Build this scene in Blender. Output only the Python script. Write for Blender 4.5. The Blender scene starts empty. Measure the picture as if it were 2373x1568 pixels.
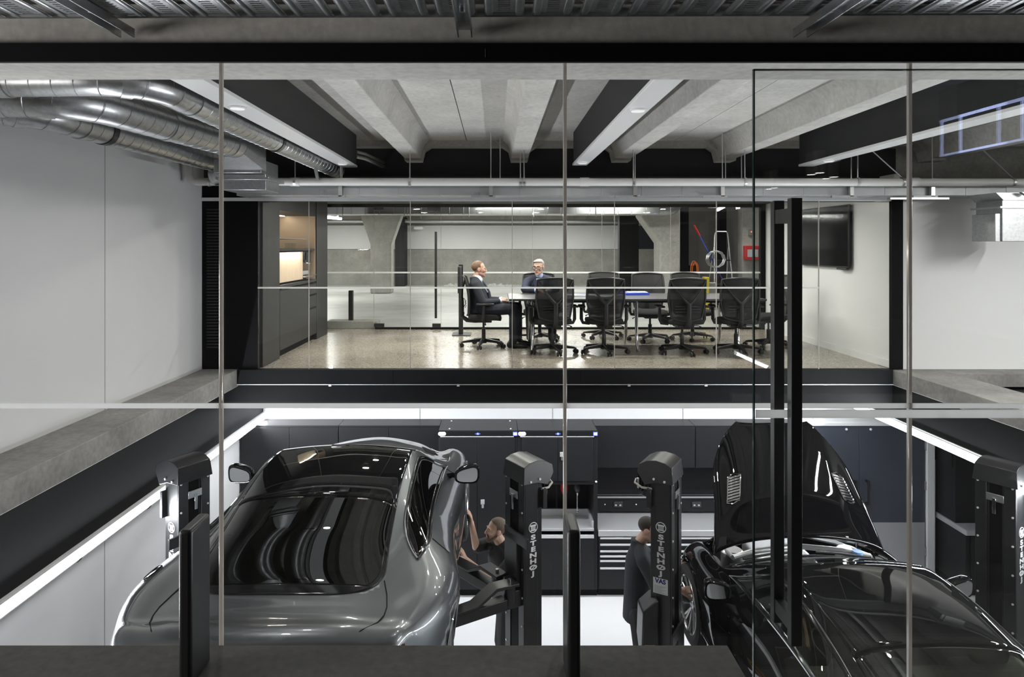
import bpy, bmesh, math, random
from mathutils import Vector as V, Matrix as MX

C = bpy.context.collection
SC = bpy.context.scene
random.seed(7)
PI = math.pi
R = math.radians

# ------------------------------------------------------------------ camera
EYE = 1.45
F, VX, VY = 1582.0, 1148.0, 570.0
cam_d = bpy.data.cameras.new('camera')
cam = bpy.data.objects.new('camera', cam_d)
C.objects.link(cam)
cam.location = (0, 0, EYE)
cam.rotation_euler = (R(90), 0, 0)
cam_d.sensor_width = 36.0
cam_d.lens = 24.0
cam_d.shift_x = (1186.5 - VX) / 2373.0
cam_d.shift_y = -(784.0 - VY) / 2373.0
cam_d.clip_start = 0.05
cam_d.clip_end = 200
SC.camera = cam

# ------------------------------------------------------------------ render look, world
SC.view_settings.view_transform = 'Standard'
SC.view_settings.look = 'None'
SC.view_settings.gamma = 1.0
SC.view_settings.use_curve_mapping = False
SC.view_settings.exposure = 0.0
SC.cycles.use_denoising = True
SC.cycles.max_bounces = 8
SC.cycles.diffuse_bounces = 4
SC.cycles.glossy_bounces = 4
SC.cycles.transmission_bounces = 6
SC.cycles.transparent_max_bounces = 24
SC.cycles.caustics_reflective = False
SC.cycles.caustics_refractive = False
SC.cycles.sample_clamp_indirect = 4.0
W = bpy.data.worlds.new('world')
SC.world = W
W.use_nodes = True
W.node_tree.nodes['Background'].inputs['Color'].default_value = (0.5, 0.52, 0.55, 1)
W.node_tree.nodes['Background'].inputs['Strength'].default_value = 0.03


def lamp(name, kind, loc, power, size=0.1, size_y=None, rot=(0, 0, 0), color=(1, 1, 1), spot=None, blend=0.5):
    d = bpy.data.lights.new(name, kind)
    d.energy = power
    d.color = color
    if kind == 'AREA':
        if size_y is None:
            d.shape = 'DISK'
            d.size = size
        else:
            d.shape = 'RECTANGLE'
            d.size = size
            d.size_y = size_y
        if spot:
            d.spread = spot
    else:
        d.shadow_soft_size = size
    if kind == 'SPOT':
        d.spot_size = spot or R(90)
        d.spot_blend = blend
    o = bpy.data.objects.new(name, d)
    o.location = loc
    o.rotation_euler = rot
    C.objects.link(o)
    return o

COOL = (0.93, 0.96, 1.0)
WARM = (1.0, 0.93, 0.82)
# perimeter strip lights of the workshop: left, right, and under the meeting room edge
lamp('strip_lamp', 'AREA', (-3.17, 6.1, -0.90), 200, 0.05, 6.6, (0, R(-108), 0), COOL)
lamp('strip_lamp', 'AREA', (4.67, 6.1, -0.63), 200, 0.05, 6.4, (0, R(108), 0), COOL)
lamp('strip_lamp', 'AREA', (0.8, 8.25, -0.475), 100, 7.4, 0.06, (R(20), 0, 0), COOL)
# round lights of the dropped beams
for lx, lys in ((-1.67, (4.42, 5.95)), (0.94, (4.5, 5.9)), (3.515, (4.6, 6.0))):
    for ly in lys:
        lamp('void_lamp', 'AREA', (lx, ly, 2.325), 12, 0.10, None, (0, 0, 0), (1, 0.98, 0.95))
# meeting room ceiling downlights
for mx in (-1.53, -0.33, 0.87, 2.05, 3.25):
    for my in (9.2, 10.6):
        lamp('meeting_lamp', 'AREA', (mx, my, 2.165), 27, 0.13, None, (0, 0, 0), (1, 0.97, 0.9))
# car park beyond the meeting room: tube lights
for lx, ly, p in ((-5.0, 14.2, 75), (0.3, 14.0, 75), (-5.2, 18.6, 130), (0.6, 18.4, 130), (-6.0, 22.4, 150), (-1.5, 22.6, 130), (2.6, 22.4, 150), (5.4, 15.6, 90), (2.6, 13.1, 70)):
    lamp('tube_lamp', 'AREA', (lx, ly, 2.45), p, 1.4, 0.2, (0, 0, 0), (1, 0.99, 0.95))
# added lamps outside the view, put in for brightness
# added linear lamps over the far void, lighting the white end wall
lamp('void_lamp', 'AREA', (6.2, 4.6, 2.3), 135, 0.12, 2.4, (0, 0, 0), (1, 0.99, 0.97))
lamp('void_lamp', 'AREA', (7.0, 4.4, 2.3), 110, 0.12, 2.4, (0, 0, 0), (1, 0.99, 0.97))
# added fill lamp beside the gallery, for the cable tray and concrete beam
lamp('gallery_fill_lamp', 'AREA', (-5.9, 0.8, 0.8), 190, 1.6, 1.8, (0, R(-90), 0), (1, 0.98, 0.95))


# ------------------------------------------------------------------ materials
def mat(name, col, rough=0.5, metal=0.0, spec=0.5, var=0.0, scale=4.0, detail=4.0, stretch=(1, 1, 1), bump=0.0,
        bscale=40.0, coat=0.0, emit=None, es=0.0, alpha=None, rvar=0.0, aniso=0.0):
    m = bpy.data.materials.new(name)
    m.use_nodes = True
    nt = m.node_tree
    b = nt.nodes['Principled BSDF']
    b.inputs['Base Color'].default_value = (*col, 1)
    b.inputs['Roughness'].default_value = rough
    b.inputs['Metallic'].default_value = metal
    b.inputs['Specular IOR Level'].default_value = spec
    if coat:
        b.inputs['Coat Weight'].default_value = coat
        b.inputs['Coat Roughness'].default_value = 0.02
    if aniso:
        b.inputs['Anisotropic'].default_value = aniso
    if emit:
        b.inputs['Emission Color'].default_value = (*emit, 1)
        b.inputs['Emission Strength'].default_value = es
    if alpha is not None:
        b.inputs['Alpha'].default_value = alpha
    if var or bump or rvar:
        tc = nt.nodes.new('ShaderNodeTexCoord')
        mp = nt.nodes.new('ShaderNodeMapping')
        mp.inputs['Scale'].default_value = stretch
        nt.links.new(tc.outputs['Object'], mp.inputs['Vector'])
    if var or rvar:
        n = nt.nodes.new('ShaderNodeTexNoise')
        n.inputs['Scale'].default_value = scale
        n.inputs['Detail'].default_value = detail
        n.inputs['Roughness'].default_value = 0.65
        nt.links.new(mp.outputs['Vector'], n.inputs['Vector'])
    if var:
        r = nt.nodes.new('ShaderNodeValToRGB')
        r.color_ramp.elements[0].position = 0.3
        r.color_ramp.elements[1].position = 0.7
        r.color_ramp.elements[0].color = (*[max(0, c * (1 - var)) for c in col], 1)
        r.color_ramp.elements[1].color = (*[min(1, c * (1 + var)) for c in col], 1)
        nt.links.new(n.outputs['Fac'], r.inputs['Fac'])
        nt.links.new(r.outputs['Color'], b.inputs['Base Color'])
    if rvar:
        mr = nt.nodes.new('ShaderNodeMapRange')
        mr.inputs['From Min'].default_value = 0.3
        mr.inputs['From Max'].default_value = 0.7
        mr.inputs['To Min'].default_value = max(0.02, rough - rvar)
        mr.inputs['To Max'].default_value = rough + rvar
        nt.links.new(n.outputs['Fac'], mr.inputs['Value'])
        nt.links.new(mr.outputs['Result'], b.inputs['Roughness'])
    if bump:
        n2 = nt.nodes.new('ShaderNodeTexNoise')
        n2.inputs['Scale'].default_value = bscale
        n2.inputs['Detail'].default_value = 3
        nt.links.new(mp.outputs['Vector'], n2.inputs['Vector'])
        bp = nt.nodes.new('ShaderNodeBump')
        bp.inputs['Strength'].default_value = bump
        bp.inputs['Distance'].default_value = 0.01
        nt.links.new(n2.outputs['Fac'], bp.inputs['Height'])
        nt.links.new(bp.outputs['Normal'], b.inputs['Normal'])
    return m


def concrete(name, col, var=0.12, blot=0.18):
    """cast concrete: broad blotches, fine grain, pits"""
    m = mat(name, col, 0.75, spec=0.3)
    nt = m.node_tree
    b = nt.nodes['Principled BSDF']
    tc = nt.nodes.new('ShaderNodeTexCoord')
    n1 = nt.nodes.new('ShaderNodeTexNoise'); n1.inputs['Scale'].default_value = 1.6; n1.inputs['Detail'].default_value = 6; n1.inputs['Roughness'].default_value = 0.7
    n2 = nt.nodes.new('ShaderNodeTexNoise'); n2.inputs['Scale'].default_value = 28; n2.inputs['Detail'].default_value = 5
    for n in (n1, n2):
        nt.links.new(tc.outputs['Object'], n.inputs['Vector'])
    def ramp(n, a):
        r = nt.nodes.new('ShaderNodeMapRange')
        r.inputs['From Min'].default_value = 0.3; r.inputs['From Max'].default_value = 0.7
        r.inputs['To Min'].default_value = 1 - a; r.inputs['To Max'].default_value = 1 + a
        nt.links.new(n.outputs['Fac'], r.inputs['Value'])
        return r
    a, c = ramp(n1, blot), ramp(n2, var)
    mu = nt.nodes.new('ShaderNodeMath'); mu.operation = 'MULTIPLY'
    nt.links.new(a.outputs['Result'], mu.inputs[0]); nt.links.new(c.outputs['Result'], mu.inputs[1])
    vm = nt.nodes.new('ShaderNodeVectorMath'); vm.operation = 'SCALE'
    vm.inputs[0].default_value = col
    nt.links.new(mu.outputs[0], vm.inputs['Scale'])
    nt.links.new(vm.outputs['Vector'], b.inputs['Base Color'])
    bp = nt.nodes.new('ShaderNodeBump'); bp.inputs['Strength'].default_value = 0.25; bp.inputs['Distance'].default_value = 0.004
    nt.links.new(n2.outputs['Fac'], bp.inputs['Height']); nt.links.new(bp.outputs['Normal'], b.inputs['Normal'])
    return m


def glass(name, tint=(0.95, 0.97, 0.96), f0=0.045, boost=1.0, gcol=(1, 1, 1)):
    """clear sheet: transparent with a Schlick mirror on top, equal from both sides"""
    m = bpy.data.materials.new(name)
    m.use_nodes = True
    nt = m.node_tree
    for n in list(nt.nodes):
        if n.type != 'OUTPUT_MATERIAL':
            nt.nodes.remove(n)
    out = [n for n in nt.nodes if n.type == 'OUTPUT_MATERIAL'][0]
    tr = nt.nodes.new('ShaderNodeBsdfTransparent'); tr.inputs['Color'].default_value = (*tint, 1)
    gl = nt.nodes.new('ShaderNodeBsdfGlossy'); gl.inputs['Roughness'].default_value = 0.0
    gl.inputs['Color'].default_value = (*gcol, 1)
    ge = nt.nodes.new('ShaderNodeNewGeometry')
    dt = nt.nodes.new('ShaderNodeVectorMath'); dt.operation = 'DOT_PRODUCT'
    nt.links.new(ge.outputs['Normal'], dt.inputs[0]); nt.links.new(ge.outputs['Incoming'], dt.inputs[1])
    def mth(op, a, bval=None, link=None):
        n = nt.nodes.new('ShaderNodeMath'); n.operation = op
        nt.links.new(a, n.inputs[0])
        if bval is not None:
            n.inputs[1].default_value = bval
        return n.outputs[0]
    ab = mth('ABSOLUTE', dt.outputs['Value'])
    inv = nt.nodes.new('ShaderNodeMath'); inv.operation = 'SUBTRACT'; inv.inputs[0].default_value = 1.0
    nt.links.new(ab, inv.inputs[1])
    p5 = mth('POWER', inv.outputs[0], 5.0)
    sc = mth('MULTIPLY', p5, (1 - f0) * boost)
    fa = mth('ADD', sc, f0)
    mx = nt.nodes.new('ShaderNodeMixShader')
    nt.links.new(fa, mx.inputs['Fac']); nt.links.new(tr.outputs[0], mx.inputs[1]); nt.links.new(gl.outputs[0], mx.inputs[2])
    nt.links.new(mx.outputs[0], out.inputs['Surface'])
    return m


def screen_mesh(name, col, clear):
    """open weave: part fabric, part see-through"""
    m = bpy.data.materials.new(name)
    m.use_nodes = True
    nt = m.node_tree
    b = nt.nodes['Principled BSDF']
    b.inputs['Base Color'].default_value = (*col, 1)
    b.inputs['Roughness'].default_value = 0.7
    out = [n for n in nt.nodes if n.type == 'OUTPUT_MATERIAL'][0]
    tr = nt.nodes.new('ShaderNodeBsdfTransparent')
    mx = nt.nodes.new('ShaderNodeMixShader')
    mx.inputs['Fac'].default_value = clear
    nt.links.new(b.outputs[0], mx.inputs[1]); nt.links.new(tr.outputs[0], mx.inputs[2])
    nt.links.new(mx.outputs[0], out.inputs['Surface'])
    return m


def milky(name, col, through, gloss=0.0):
    """sheet that scatters light to both sides"""
    m = bpy.data.materials.new(name)
    m.use_nodes = True
    nt = m.node_tree
    for n in list(nt.nodes):
        if n.type != 'OUTPUT_MATERIAL':
            nt.nodes.remove(n)
    out = [n for n in nt.nodes if n.type == 'OUTPUT_MATERIAL'][0]
    d = nt.nodes.new('ShaderNodeBsdfDiffuse'); d.inputs['Color'].default_value = (*col, 1)
    t = nt.nodes.new('ShaderNodeBsdfTranslucent'); t.inputs['Color'].default_value = (*col, 1)
    mx = nt.nodes.new('ShaderNodeMixShader'); mx.inputs['Fac'].default_value = through
    nt.links.new(d.outputs[0], mx.inputs[1]); nt.links.new(t.outputs[0], mx.inputs[2])
    last = mx
    if gloss:
        g = nt.nodes.new('ShaderNodeBsdfGlossy'); g.inputs['Roughness'].default_value = 0.12
        m2 = nt.nodes.new('ShaderNodeMixShader'); m2.inputs['Fac'].default_value = gloss
        nt.links.new(mx.outputs[0], m2.inputs[1]); nt.links.new(g.outputs[0], m2.inputs[2])
        last = m2
    nt.links.new(last.outputs[0], out.inputs['Surface'])
    return m


def galv(name='galvanised_steel'):
    m = mat(name, (0.46, 0.47, 0.48), 0.33, 1.0)
    nt = m.node_tree
    b = nt.nodes['Principled BSDF']
    tc = nt.nodes.new('ShaderNodeTexCoord')
    vo = nt.nodes.new('ShaderNodeTexVoronoi'); vo.inputs['Scale'].default_value = 55
    nz = nt.nodes.new('ShaderNodeTexNoise'); nz.inputs['Scale'].default_value = 3.0; nz.inputs['Detail'].default_value = 5
    nt.links.new(tc.outputs['Object'], vo.inputs['Vector']); nt.links.new(tc.outputs['Object'], nz.inputs['Vector'])
    mr = nt.nodes.new('ShaderNodeMapRange')
    mr.inputs['To Min'].default_value = 0.27; mr.inputs['To Max'].default_value = 0.40
    nt.links.new(nz.outputs['Fac'], mr.inputs['Value']); nt.links.new(mr.outputs['Result'], b.inputs['Roughness'])
    rp = nt.nodes.new('ShaderNodeValToRGB')
    rp.color_ramp.elements[0].color = (0.44, 0.45, 0.46, 1); rp.color_ramp.elements[1].color = (0.56, 0.57, 0.58, 1)
    nt.links.new(vo.outputs['Color'], rp.inputs['Fac']); nt.links.new(rp.outputs['Color'], b.inputs['Base Color'])
    return m


def terrazzo(name):
    """honed concrete floor with exposed fine stone, sealed"""
    m = mat(name, (0.36, 0.34, 0.30), 0.18, spec=0.5)
    nt = m.node_tree
    b = nt.nodes['Principled BSDF']
    tc = nt.nodes.new('ShaderNodeTexCoord')
    vo = nt.nodes.new('ShaderNodeTexVoronoi'); vo.inputs['Scale'].default_value = 65
    nz = nt.nodes.new('ShaderNodeTexNoise'); nz.inputs['Scale'].default_value = 1.3; nz.inputs['Detail'].default_value = 6
    for n in (vo, nz):
        nt.links.new(tc.outputs['Object'], n.inputs['Vector'])
    r1 = nt.nodes.new('ShaderNodeValToRGB')
    r1.color_ramp.elements[0].color = (0.19, 0.165, 0.13, 1); r1.color_ramp.elements[1].color = (0.50, 0.455, 0.385, 1)
    nt.links.new(vo.outputs['Color'], r1.inputs['Fac'])
    mr = nt.nodes.new('ShaderNodeMapRange'); mr.inputs['From Min'].default_value = 0.3; mr.inputs['From Max'].default_value = 0.7
    mr.inputs['To Min'].default_value = 0.82; mr.inputs['To Max'].default_value = 1.12
    nt.links.new(nz.outputs['Fac'], mr.inputs['Value'])
    vm = nt.nodes.new('ShaderNodeVectorMath'); vm.operation = 'SCALE'
    nt.links.new(r1.outputs['Color'], vm.inputs[0]); nt.links.new(mr.outputs['Result'], vm.inputs['Scale'])
    nt.links.new(vm.outputs['Vector'], b.inputs['Base Color'])
    m2 = nt.nodes.new('ShaderNodeMapRange'); m2.inputs['To Min'].default_value = 0.10; m2.inputs['To Max'].default_value = 0.30
    nt.links.new(nz.outputs['Fac'], m2.inputs['Value']); nt.links.new(m2.outputs['Result'], b.inputs['Roughness'])
    return m

T = {}
T['concrete'] = concrete('concrete_ceiling', (0.52, 0.505, 0.475))
T['concrete_mid'] = concrete('concrete_grey', (0.40, 0.39, 0.37), 0.12, 0.22)
T['concrete_ledge'] = concrete('concrete_ledge', (0.27, 0.262, 0.25), 0.14, 0.30)
T['concrete_park'] = concrete('concrete_car_park', (0.32, 0.315, 0.29), 0.10, 0.22)
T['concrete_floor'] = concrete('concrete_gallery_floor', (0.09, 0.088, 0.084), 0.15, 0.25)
T['white_wall'] = mat('white_wall_paint', (0.68, 0.68, 0.685), 0.45, var=0.02, scale=1.5)
T['white_gloss'] = mat('white_gloss', (0.82, 0.82, 0.82), 0.22)
T['white_epoxy'] = mat('white_epoxy_floor', (0.80, 0.80, 0.81), 0.25, var=0.02, scale=2)
T['park_floor'] = mat('car_park_floor', (0.46, 0.46, 0.44), 0.35, var=0.18, scale=1.3, stretch=(1, 1.6, 1), detail=7)
T['terrazzo'] = terrazzo('honed_concrete')
T['black'] = mat('black_paint', (0.006, 0.006, 0.0065), 0.7, spec=0.1)
T['black_wall'] = mat('black_wall_paint', (0.012, 0.012, 0.013), 0.7, var=0.2, scale=3)
T['black_panel'] = mat('black_panel', (0.008, 0.008, 0.009), 0.6, spec=0.1, var=0.12, scale=2)
T['black_metal'] = mat('black_powder_coat', (0.016, 0.016, 0.017), 0.38, bump=0.05, bscale=300)
T['lift_black'] = mat('lift_black_paint', (0.020, 0.020, 0.022), 0.34, var=0.2, scale=6)
T['cabinet_black'] = mat('black_cabinet_lacquer', (0.012, 0.012, 0.0135), 0.42, spec=0.22, var=0.1, scale=2)
T['joinery'] = mat('dark_stained_joinery', (0.024, 0.0235, 0.0235), 0.45, spec=0.3, var=0.35, scale=9, stretch=(3, 3, 0.15))
T['plastic'] = mat('black_plastic', (0.016, 0.016, 0.017), 0.42)
T['fabric'] = mat('black_fabric', (0.013, 0.013, 0.014), 0.85, bump=0.2, bscale=350)
T['weave'] = screen_mesh('black_mesh_weave', (0.012, 0.012, 0.013), 0.24)
T['chrome'] = mat('chrome', (0.75, 0.75, 0.76), 0.08, 1.0)
T['steel'] = mat('stainless_steel', (0.50, 0.50, 0.51), 0.35, 0.45)
T['alu'] = mat('aluminium_rail', (0.84, 0.84, 0.85), 0.3, 0.6)
T['zinc'] = mat('zinc_plate', (0.62, 0.62, 0.62), 0.3, 1.0)
T['galv'] = galv()
T['glass'] = glass('clear_glass', (0.966, 0.972, 0.969), 0.028)
T['glass_inner'] = glass('clear_glass_meeting', (0.975, 0.980, 0.976), 0.02)
T['glass_edge'] = milky('polished_glass_edge', (0.80, 0.75, 0.70), 0.6, 0.35)
T['glass_edge_green'] = mat('dark_green_glass_edge', (0.02, 0.035, 0.032), 0.08)
T['frost'] = milky('frosted_film', (0.96, 0.96, 0.96), 0.78)
T['galv_flat'] = mat('galvanised_sheet', (0.42, 0.43, 0.44), 0.50, 0.9, rvar=0.06, scale=5)
T['pvc'] = mat('white_pvc', (0.68, 0.67, 0.65), 0.35)
T['led'] = mat('led_diffuser', (0.9, 0.9, 0.9), 0.5, emit=(0.95, 0.97, 1.0), es=8.0)
T['lens_gallery'] = mat('gallery_lamp_lens', (0.9, 0.9, 0.9), 0.4, emit=(1, 0.98, 0.95), es=40)
T['led_warm'] = mat('warm_led_diffuser', (0.9, 0.9, 0.9), 0.5, emit=(1.0, 0.93, 0.82), es=12.0)
T['lens'] = mat('downlight_lens', (0.85, 0.85, 0.85), 0.4, emit=(1, 0.98, 0.95), es=0.35)
T['lens_hot'] = mat('downlight_lens_bright', (0.9, 0.9, 0.9), 0.4, emit=(1, 0.98, 0.95), es=10)
T['timber'] = mat('pale_timber_veneer', (0.62, 0.49, 0.35), 0.4, var=0.12, scale=5, stretch=(1, 6, 1))
T['bronze'] = mat('bronze_lining', (0.56, 0.44, 0.32), 0.35, 0.3)
T['red'] = mat('red_plastic', (0.55, 0.02, 0.02), 0.3)
T['yellow'] = mat('yellow_plastic', (0.75, 0.62, 0.03), 0.4)
T['blue'] = mat('blue_plastic', (0.04, 0.08, 0.55), 0.35)
T['blue_lit'] = mat('blue_badge', (0.05, 0.08, 0.6), 0.3, emit=(0.1, 0.15, 0.9), es=0.6)
T['white_lit'] = mat('lit_white_lamp', (0.9, 0.88, 0.82), 0.3, emit=(1, 0.95, 0.85), es=2.5)
T['paper'] = mat('white_paper', (0.80, 0.80, 0.80), 0.7)
T['white_ink'] = mat('white_lettering', (0.80, 0.80, 0.80), 0.5)
T['ink'] = mat('dark_blue_ink', (0.02, 0.03, 0.16), 0.6)
T['grey_ink'] = mat('grey_ink', (0.45, 0.45, 0.48), 0.6)
T['blue_door'] = mat('slate_blue_door', (0.050, 0.057, 0.075), 0.35, var=0.06, scale=2)
T['table'] = mat('dark_grey_laminate', (0.05, 0.05, 0.053), 0.28, spec=0.4)
T['tv'] = mat('screen_black', (0.008, 0.008, 0.009), 0.08)
T['socket'] = mat('dark_socket', (0.03, 0.03, 0.032), 0.3)
T['cable'] = mat('pale_cable', (0.42, 0.40, 0.37), 0.6)
T['grey_wall'] = mat('grey_plaster', (0.20, 0.19, 0.18), 0.6, var=0.06)


# ------------------------------------------------------------------ mesh builder
def wl(o):
    v = V((0, 0, 0))
    while o is not None:
        v += o.location
        o = o.parent
    return v


class MB:
    """collects solids in one bmesh; build() links them as ONE mesh object"""
    def __init__(self):
        self.bm = bmesh.new()

    def _xf(self, vs, m):
        for v in vs:
            v.co = m @ v.co

    def box(self, x0, x1, y0, y1, z0, z1, m=None):
        co = [(x, y, z) for z in (z0, z1) for y in (y0, y1) for x in (x0, x1)]
        vs = [self.bm.verts.new(c) for c in co]
        for f in ((0, 2, 3, 1), (4, 5, 7, 6), (0, 1, 5, 4), (2, 6, 7, 3), (0, 4, 6, 2), (1, 3, 7, 5)):
            self.bm.faces.new([vs[i] for i in f])
        if m is not None:
            self._xf(vs, m)
        return self

    def cbox(self, c, s, m=None):
        vs0 = len(self.bm.verts)
        x, y, z = s[0] / 2, s[1] / 2, s[2] / 2
        mm = MX.Translation(c) @ (m if m is not None else MX())
        return self.box(-x, x, -y, y, -z, z, mm)

    def prism(self, poly, axis, a, b, m=None):
        """polygon (u,v) extruded along axis from a to b. axis x: (u,v)=(y,z); y: (x,z); z: (x,y)"""
        def p(u, v, w):
            return {'x': (w, u, v), 'y': (u, w, v), 'z': (u, v, w)}[axis]
        A = [self.bm.verts.new(p(u, v, a)) for u, v in poly]
        B = [self.bm.verts.new(p(u, v, b)) for u, v in poly]
        n = len(poly)
        self.bm.faces.new(A)
        self.bm.faces.new(B[::-1])
        for i in range(n):
            j = (i + 1) % n
            self.bm.faces.new((A[i], B[i], B[j], A[j]))
        if m is not None:
            self._xf(A + B, m)
        return self

    def cyl(self, p0, p1, r, r2=None, n=16, caps=True):
        p0, p1 = V(p0), V(p1)
        r2 = r if r2 is None else r2
        d = (p1 - p0)
        q = d.to_track_quat('Z', 'Y')
        A, B = [], []
        for i in range(n):
            a = 2 * PI * i / n
            u = V((math.cos(a), math.sin(a), 0))
            A.append(self.bm.verts.new(p0 + q @ (u * r)))
            B.append(self.bm.verts.new(p1 + q @ (u * r2)))
        for i in range(n):
            j = (i + 1) % n
            self.bm.faces.new((A[i], A[j], B[j], B[i]))
        if caps:
            self.bm.faces.new(A[::-1])
            self.bm.faces.new(B)
        return self

    def tube(self, pts, r, n=10, closed=False):
        pts = [V(p) for p in pts]
        k = len(pts)
        rs = r if isinstance(r, (list, tuple)) else [r] * k
        rings = []
        prev = None
        for i, p in enumerate(pts):
            a = pts[(i - 1) % k] if (closed or i > 0) else p
            b = pts[(i + 1) % k] if (closed or i < k - 1) else p
            t = (b - a)
            t = t.normalized() if t.length > 1e-9 else V((0, 0, 1))
            if prev is None:
                ref = V((0, 0, 1)) if abs(t.z) < 0.9 else V((1, 0, 0))
                u = t.cross(ref).normalized()
            else:
                u = prev - t * prev.dot(t)
                u = u.normalized() if u.length > 1e-6 else t.orthogonal().normalized()
            prev = u
            w = t.cross(u)
            rings.append([self.bm.verts.new(p + (u * math.cos(2 * PI * j / n) + w * math.sin(2 * PI * j / n)) * rs[i]) for j in range(n)])
        for i in range(k if closed else k - 1):
            A, B = rings[i], rings[(i + 1) % k]
            for j in range(n):
                l = (j + 1) % n
                self.bm.faces.new((A[j], A[l], B[l], B[j]))
        if not closed:
            self.bm.faces.new(rings[0][::-1])
            self.bm.faces.new(rings[-1])
        return self

    def lathe(self, prof, m=None, n=32):
        """profile (r,z) turned about z; r=0 ends closed"""
        rings = []
        new = []
        for r, z in prof:
            if r < 1e-6:
                v = self.bm.verts.new((0, 0, z)); rings.append([v]); new.append(v)
            else:
                ring = [self.bm.verts.new((r * math.cos(2 * PI * i / n), r * math.sin(2 * PI * i / n), z)) for i in range(n)]
                rings.append(ring); new += ring
        for A, B in zip(rings, rings[1:]):
            for i in range(n):
                j = (i + 1) % n
                if len(A) == 1 and len(B) == 1:
                    continue
                if len(A) == 1:
                    self.bm.faces.new((A[0], B[i], B[j]))
                elif len(B) == 1:
                    self.bm.faces.new((A[i], A[j], B[0]))
                else:
                    self.bm.faces.new((A[i], A[j], B[j], B[i]))
        if m is not None:
            self._xf(new, m)
        return self

    def ball(self, c, r, n=16, m=None):
        r = r if isinstance(r, (tuple, list)) else (r, r, r)
        mm = MX.Translation(c) @ (m if m is not None else MX()) @ MX.Diagonal((*r, 1))
        bmesh.ops.create_uvsphere(self.bm, u_segments=n, v_segments=max(6, n // 2), radius=1.0, matrix=mm)
        return self

    def quad(self, pts, th):
        """a flat slab: four (or more) coplanar points thickened along their normal"""
        pts = [V(p) for p in pts]
        nrm = (pts[1] - pts[0]).cross(pts[2] - pts[0]).normalized() * th
        A = [self.bm.verts.new(p) for p in pts]
        B = [self.bm.verts.new(p + nrm) for p in pts]
        k = len(pts)
        self.bm.faces.new(A[::-1]); self.bm.faces.new(B)
        for i in range(k):
            j = (i + 1) % k
            self.bm.faces.new((A[i], A[j], B[j], B[i]))
        return self

    def build(self, name, m, parent=None, bevel=0.0, seg=2, smooth=True, angle=35, label=None, world=True, solid=0.0, sub=0, out=None):
        bm = self.bm
        bmesh.ops.recalc_face_normals(bm, faces=bm.faces)
        if out is not None:      # an open sheet: turn its faces away from this point
            if sum((f.calc_center_median() - V(out)).dot(f.normal) for f in bm.faces) < 0:
                bmesh.ops.reverse_faces(bm, faces=bm.faces)
        off = wl(parent) if (parent is not None and world) else V((0, 0, 0))
        own = V((0, 0, 0))
        if parent is None and world and len(bm.verts):
            xs = [v.co for v in bm.verts]
            lo = [min(c[i] for c in xs) for i in range(3)]; hi = [max(c[i] for c in xs) for i in range(3)]
            own = V(((lo[0] + hi[0]) / 2, (lo[1] + hi[1]) / 2, lo[2]))
        for v in bm.verts:
            v.co -= off + own
        me = bpy.data.meshes.new(name)
        bm.to_mesh(me)
        bm.free()
        if smooth:
            me.polygons.foreach_set('use_smooth', [True] * len(me.polygons))
            me.set_sharp_from_angle(angle=R(angle))
        ms = m if isinstance(m, (list, tuple)) else [m]
        for x in ms:
            me.materials.append(x)
        o = bpy.data.objects.new(name, me)
        C.objects.link(o)
        o.location = own
        if parent is not None:
            o.parent = parent
        if solid:
            md = o.modifiers.new('solid', 'SOLIDIFY'); md.thickness = solid; md.offset = -1
        if bevel:
            md = o.modifiers.new('bevel', 'BEVEL'); md.width = bevel; md.segments = seg
            md.limit_method = 'ANGLE'; md.angle_limit = R(40)
        if sub:
            md = o.modifiers.new('sub', 'SUBSURF'); md.levels = sub; md.render_levels = sub
        if label:
            o['label'] = label
        return o


def tag(o, label, cat, group=None, kind=None):
    o['label'] = label
    o['category'] = cat
    if group:
        o['group'] = group
    if kind:
        o['kind'] = kind
    return o


def thing(name, label, cat, loc=(0, 0, 0), rotz=0.0, group=None, kind=None):
    o = bpy.data.objects.new(name, None)
    o.empty_display_size = 0.05
    C.objects.link(o)
    o.location = loc
    o.rotation_euler = (0, 0, rotz)
    return tag(o, label, cat, group, kind)


def struct(o, label, cat):
    return tag(o, label, cat, None, 'structure')


def copy_tree(o, parent=None):
    c = o.copy()
    C.objects.link(c)
    if parent is not None:
        c.parent = parent
    for ch in list(o.children):
        copy_tree(ch, c)
    return c


def at(px, py, Y):
    return V(((px - VX) / F * Y, Y, EYE - (py - VY) / F * Y))


def rz(a):
    return MX.Rotation(R(a), 4, 'Z')


def text_mesh(name, body, size, m, mtx, parent=None, depth=0.002, align='CENTER', bold=0.0, label=None):
    cu = bpy.data.curves.new(name, 'FONT')
    cu.body = body
    cu.size = size
    cu.extrude = depth
    cu.offset = bold
    cu.align_x = align
    cu.align_y = 'CENTER'
    tmp = bpy.data.objects.new(name, cu)
    C.objects.link(tmp)
    dg = bpy.context.evaluated_depsgraph_get()
    me = bpy.data.meshes.new_from_object(tmp.evaluated_get(dg))
    bpy.data.objects.remove(tmp)
    bpy.data.curves.remove(cu)
    me.transform(mtx)
    me.materials.clear()
    me.materials.append(m)
    o = bpy.data.objects.new(name, me)
    C.objects.link(o)
    if parent is not None:
        o.parent = parent
    if label:
        o['label'] = label
    return o
# ================================================================== SETTING
# levels: gallery and meeting room floor z=0, workshop floor z=FZ
FZ = -3.10
MZ = 8.05            # plane of the meeting room front glass
WX0, WX1 = -3.42, 7.6

def sbox(name, x0, x1, y0, y1, z0, z1, m, label, cat, bevel=0.0):
    return struct(MB().box(x0, x1, y0, y1, z0, z1).build(name, m, None, bevel), label, cat)

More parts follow.
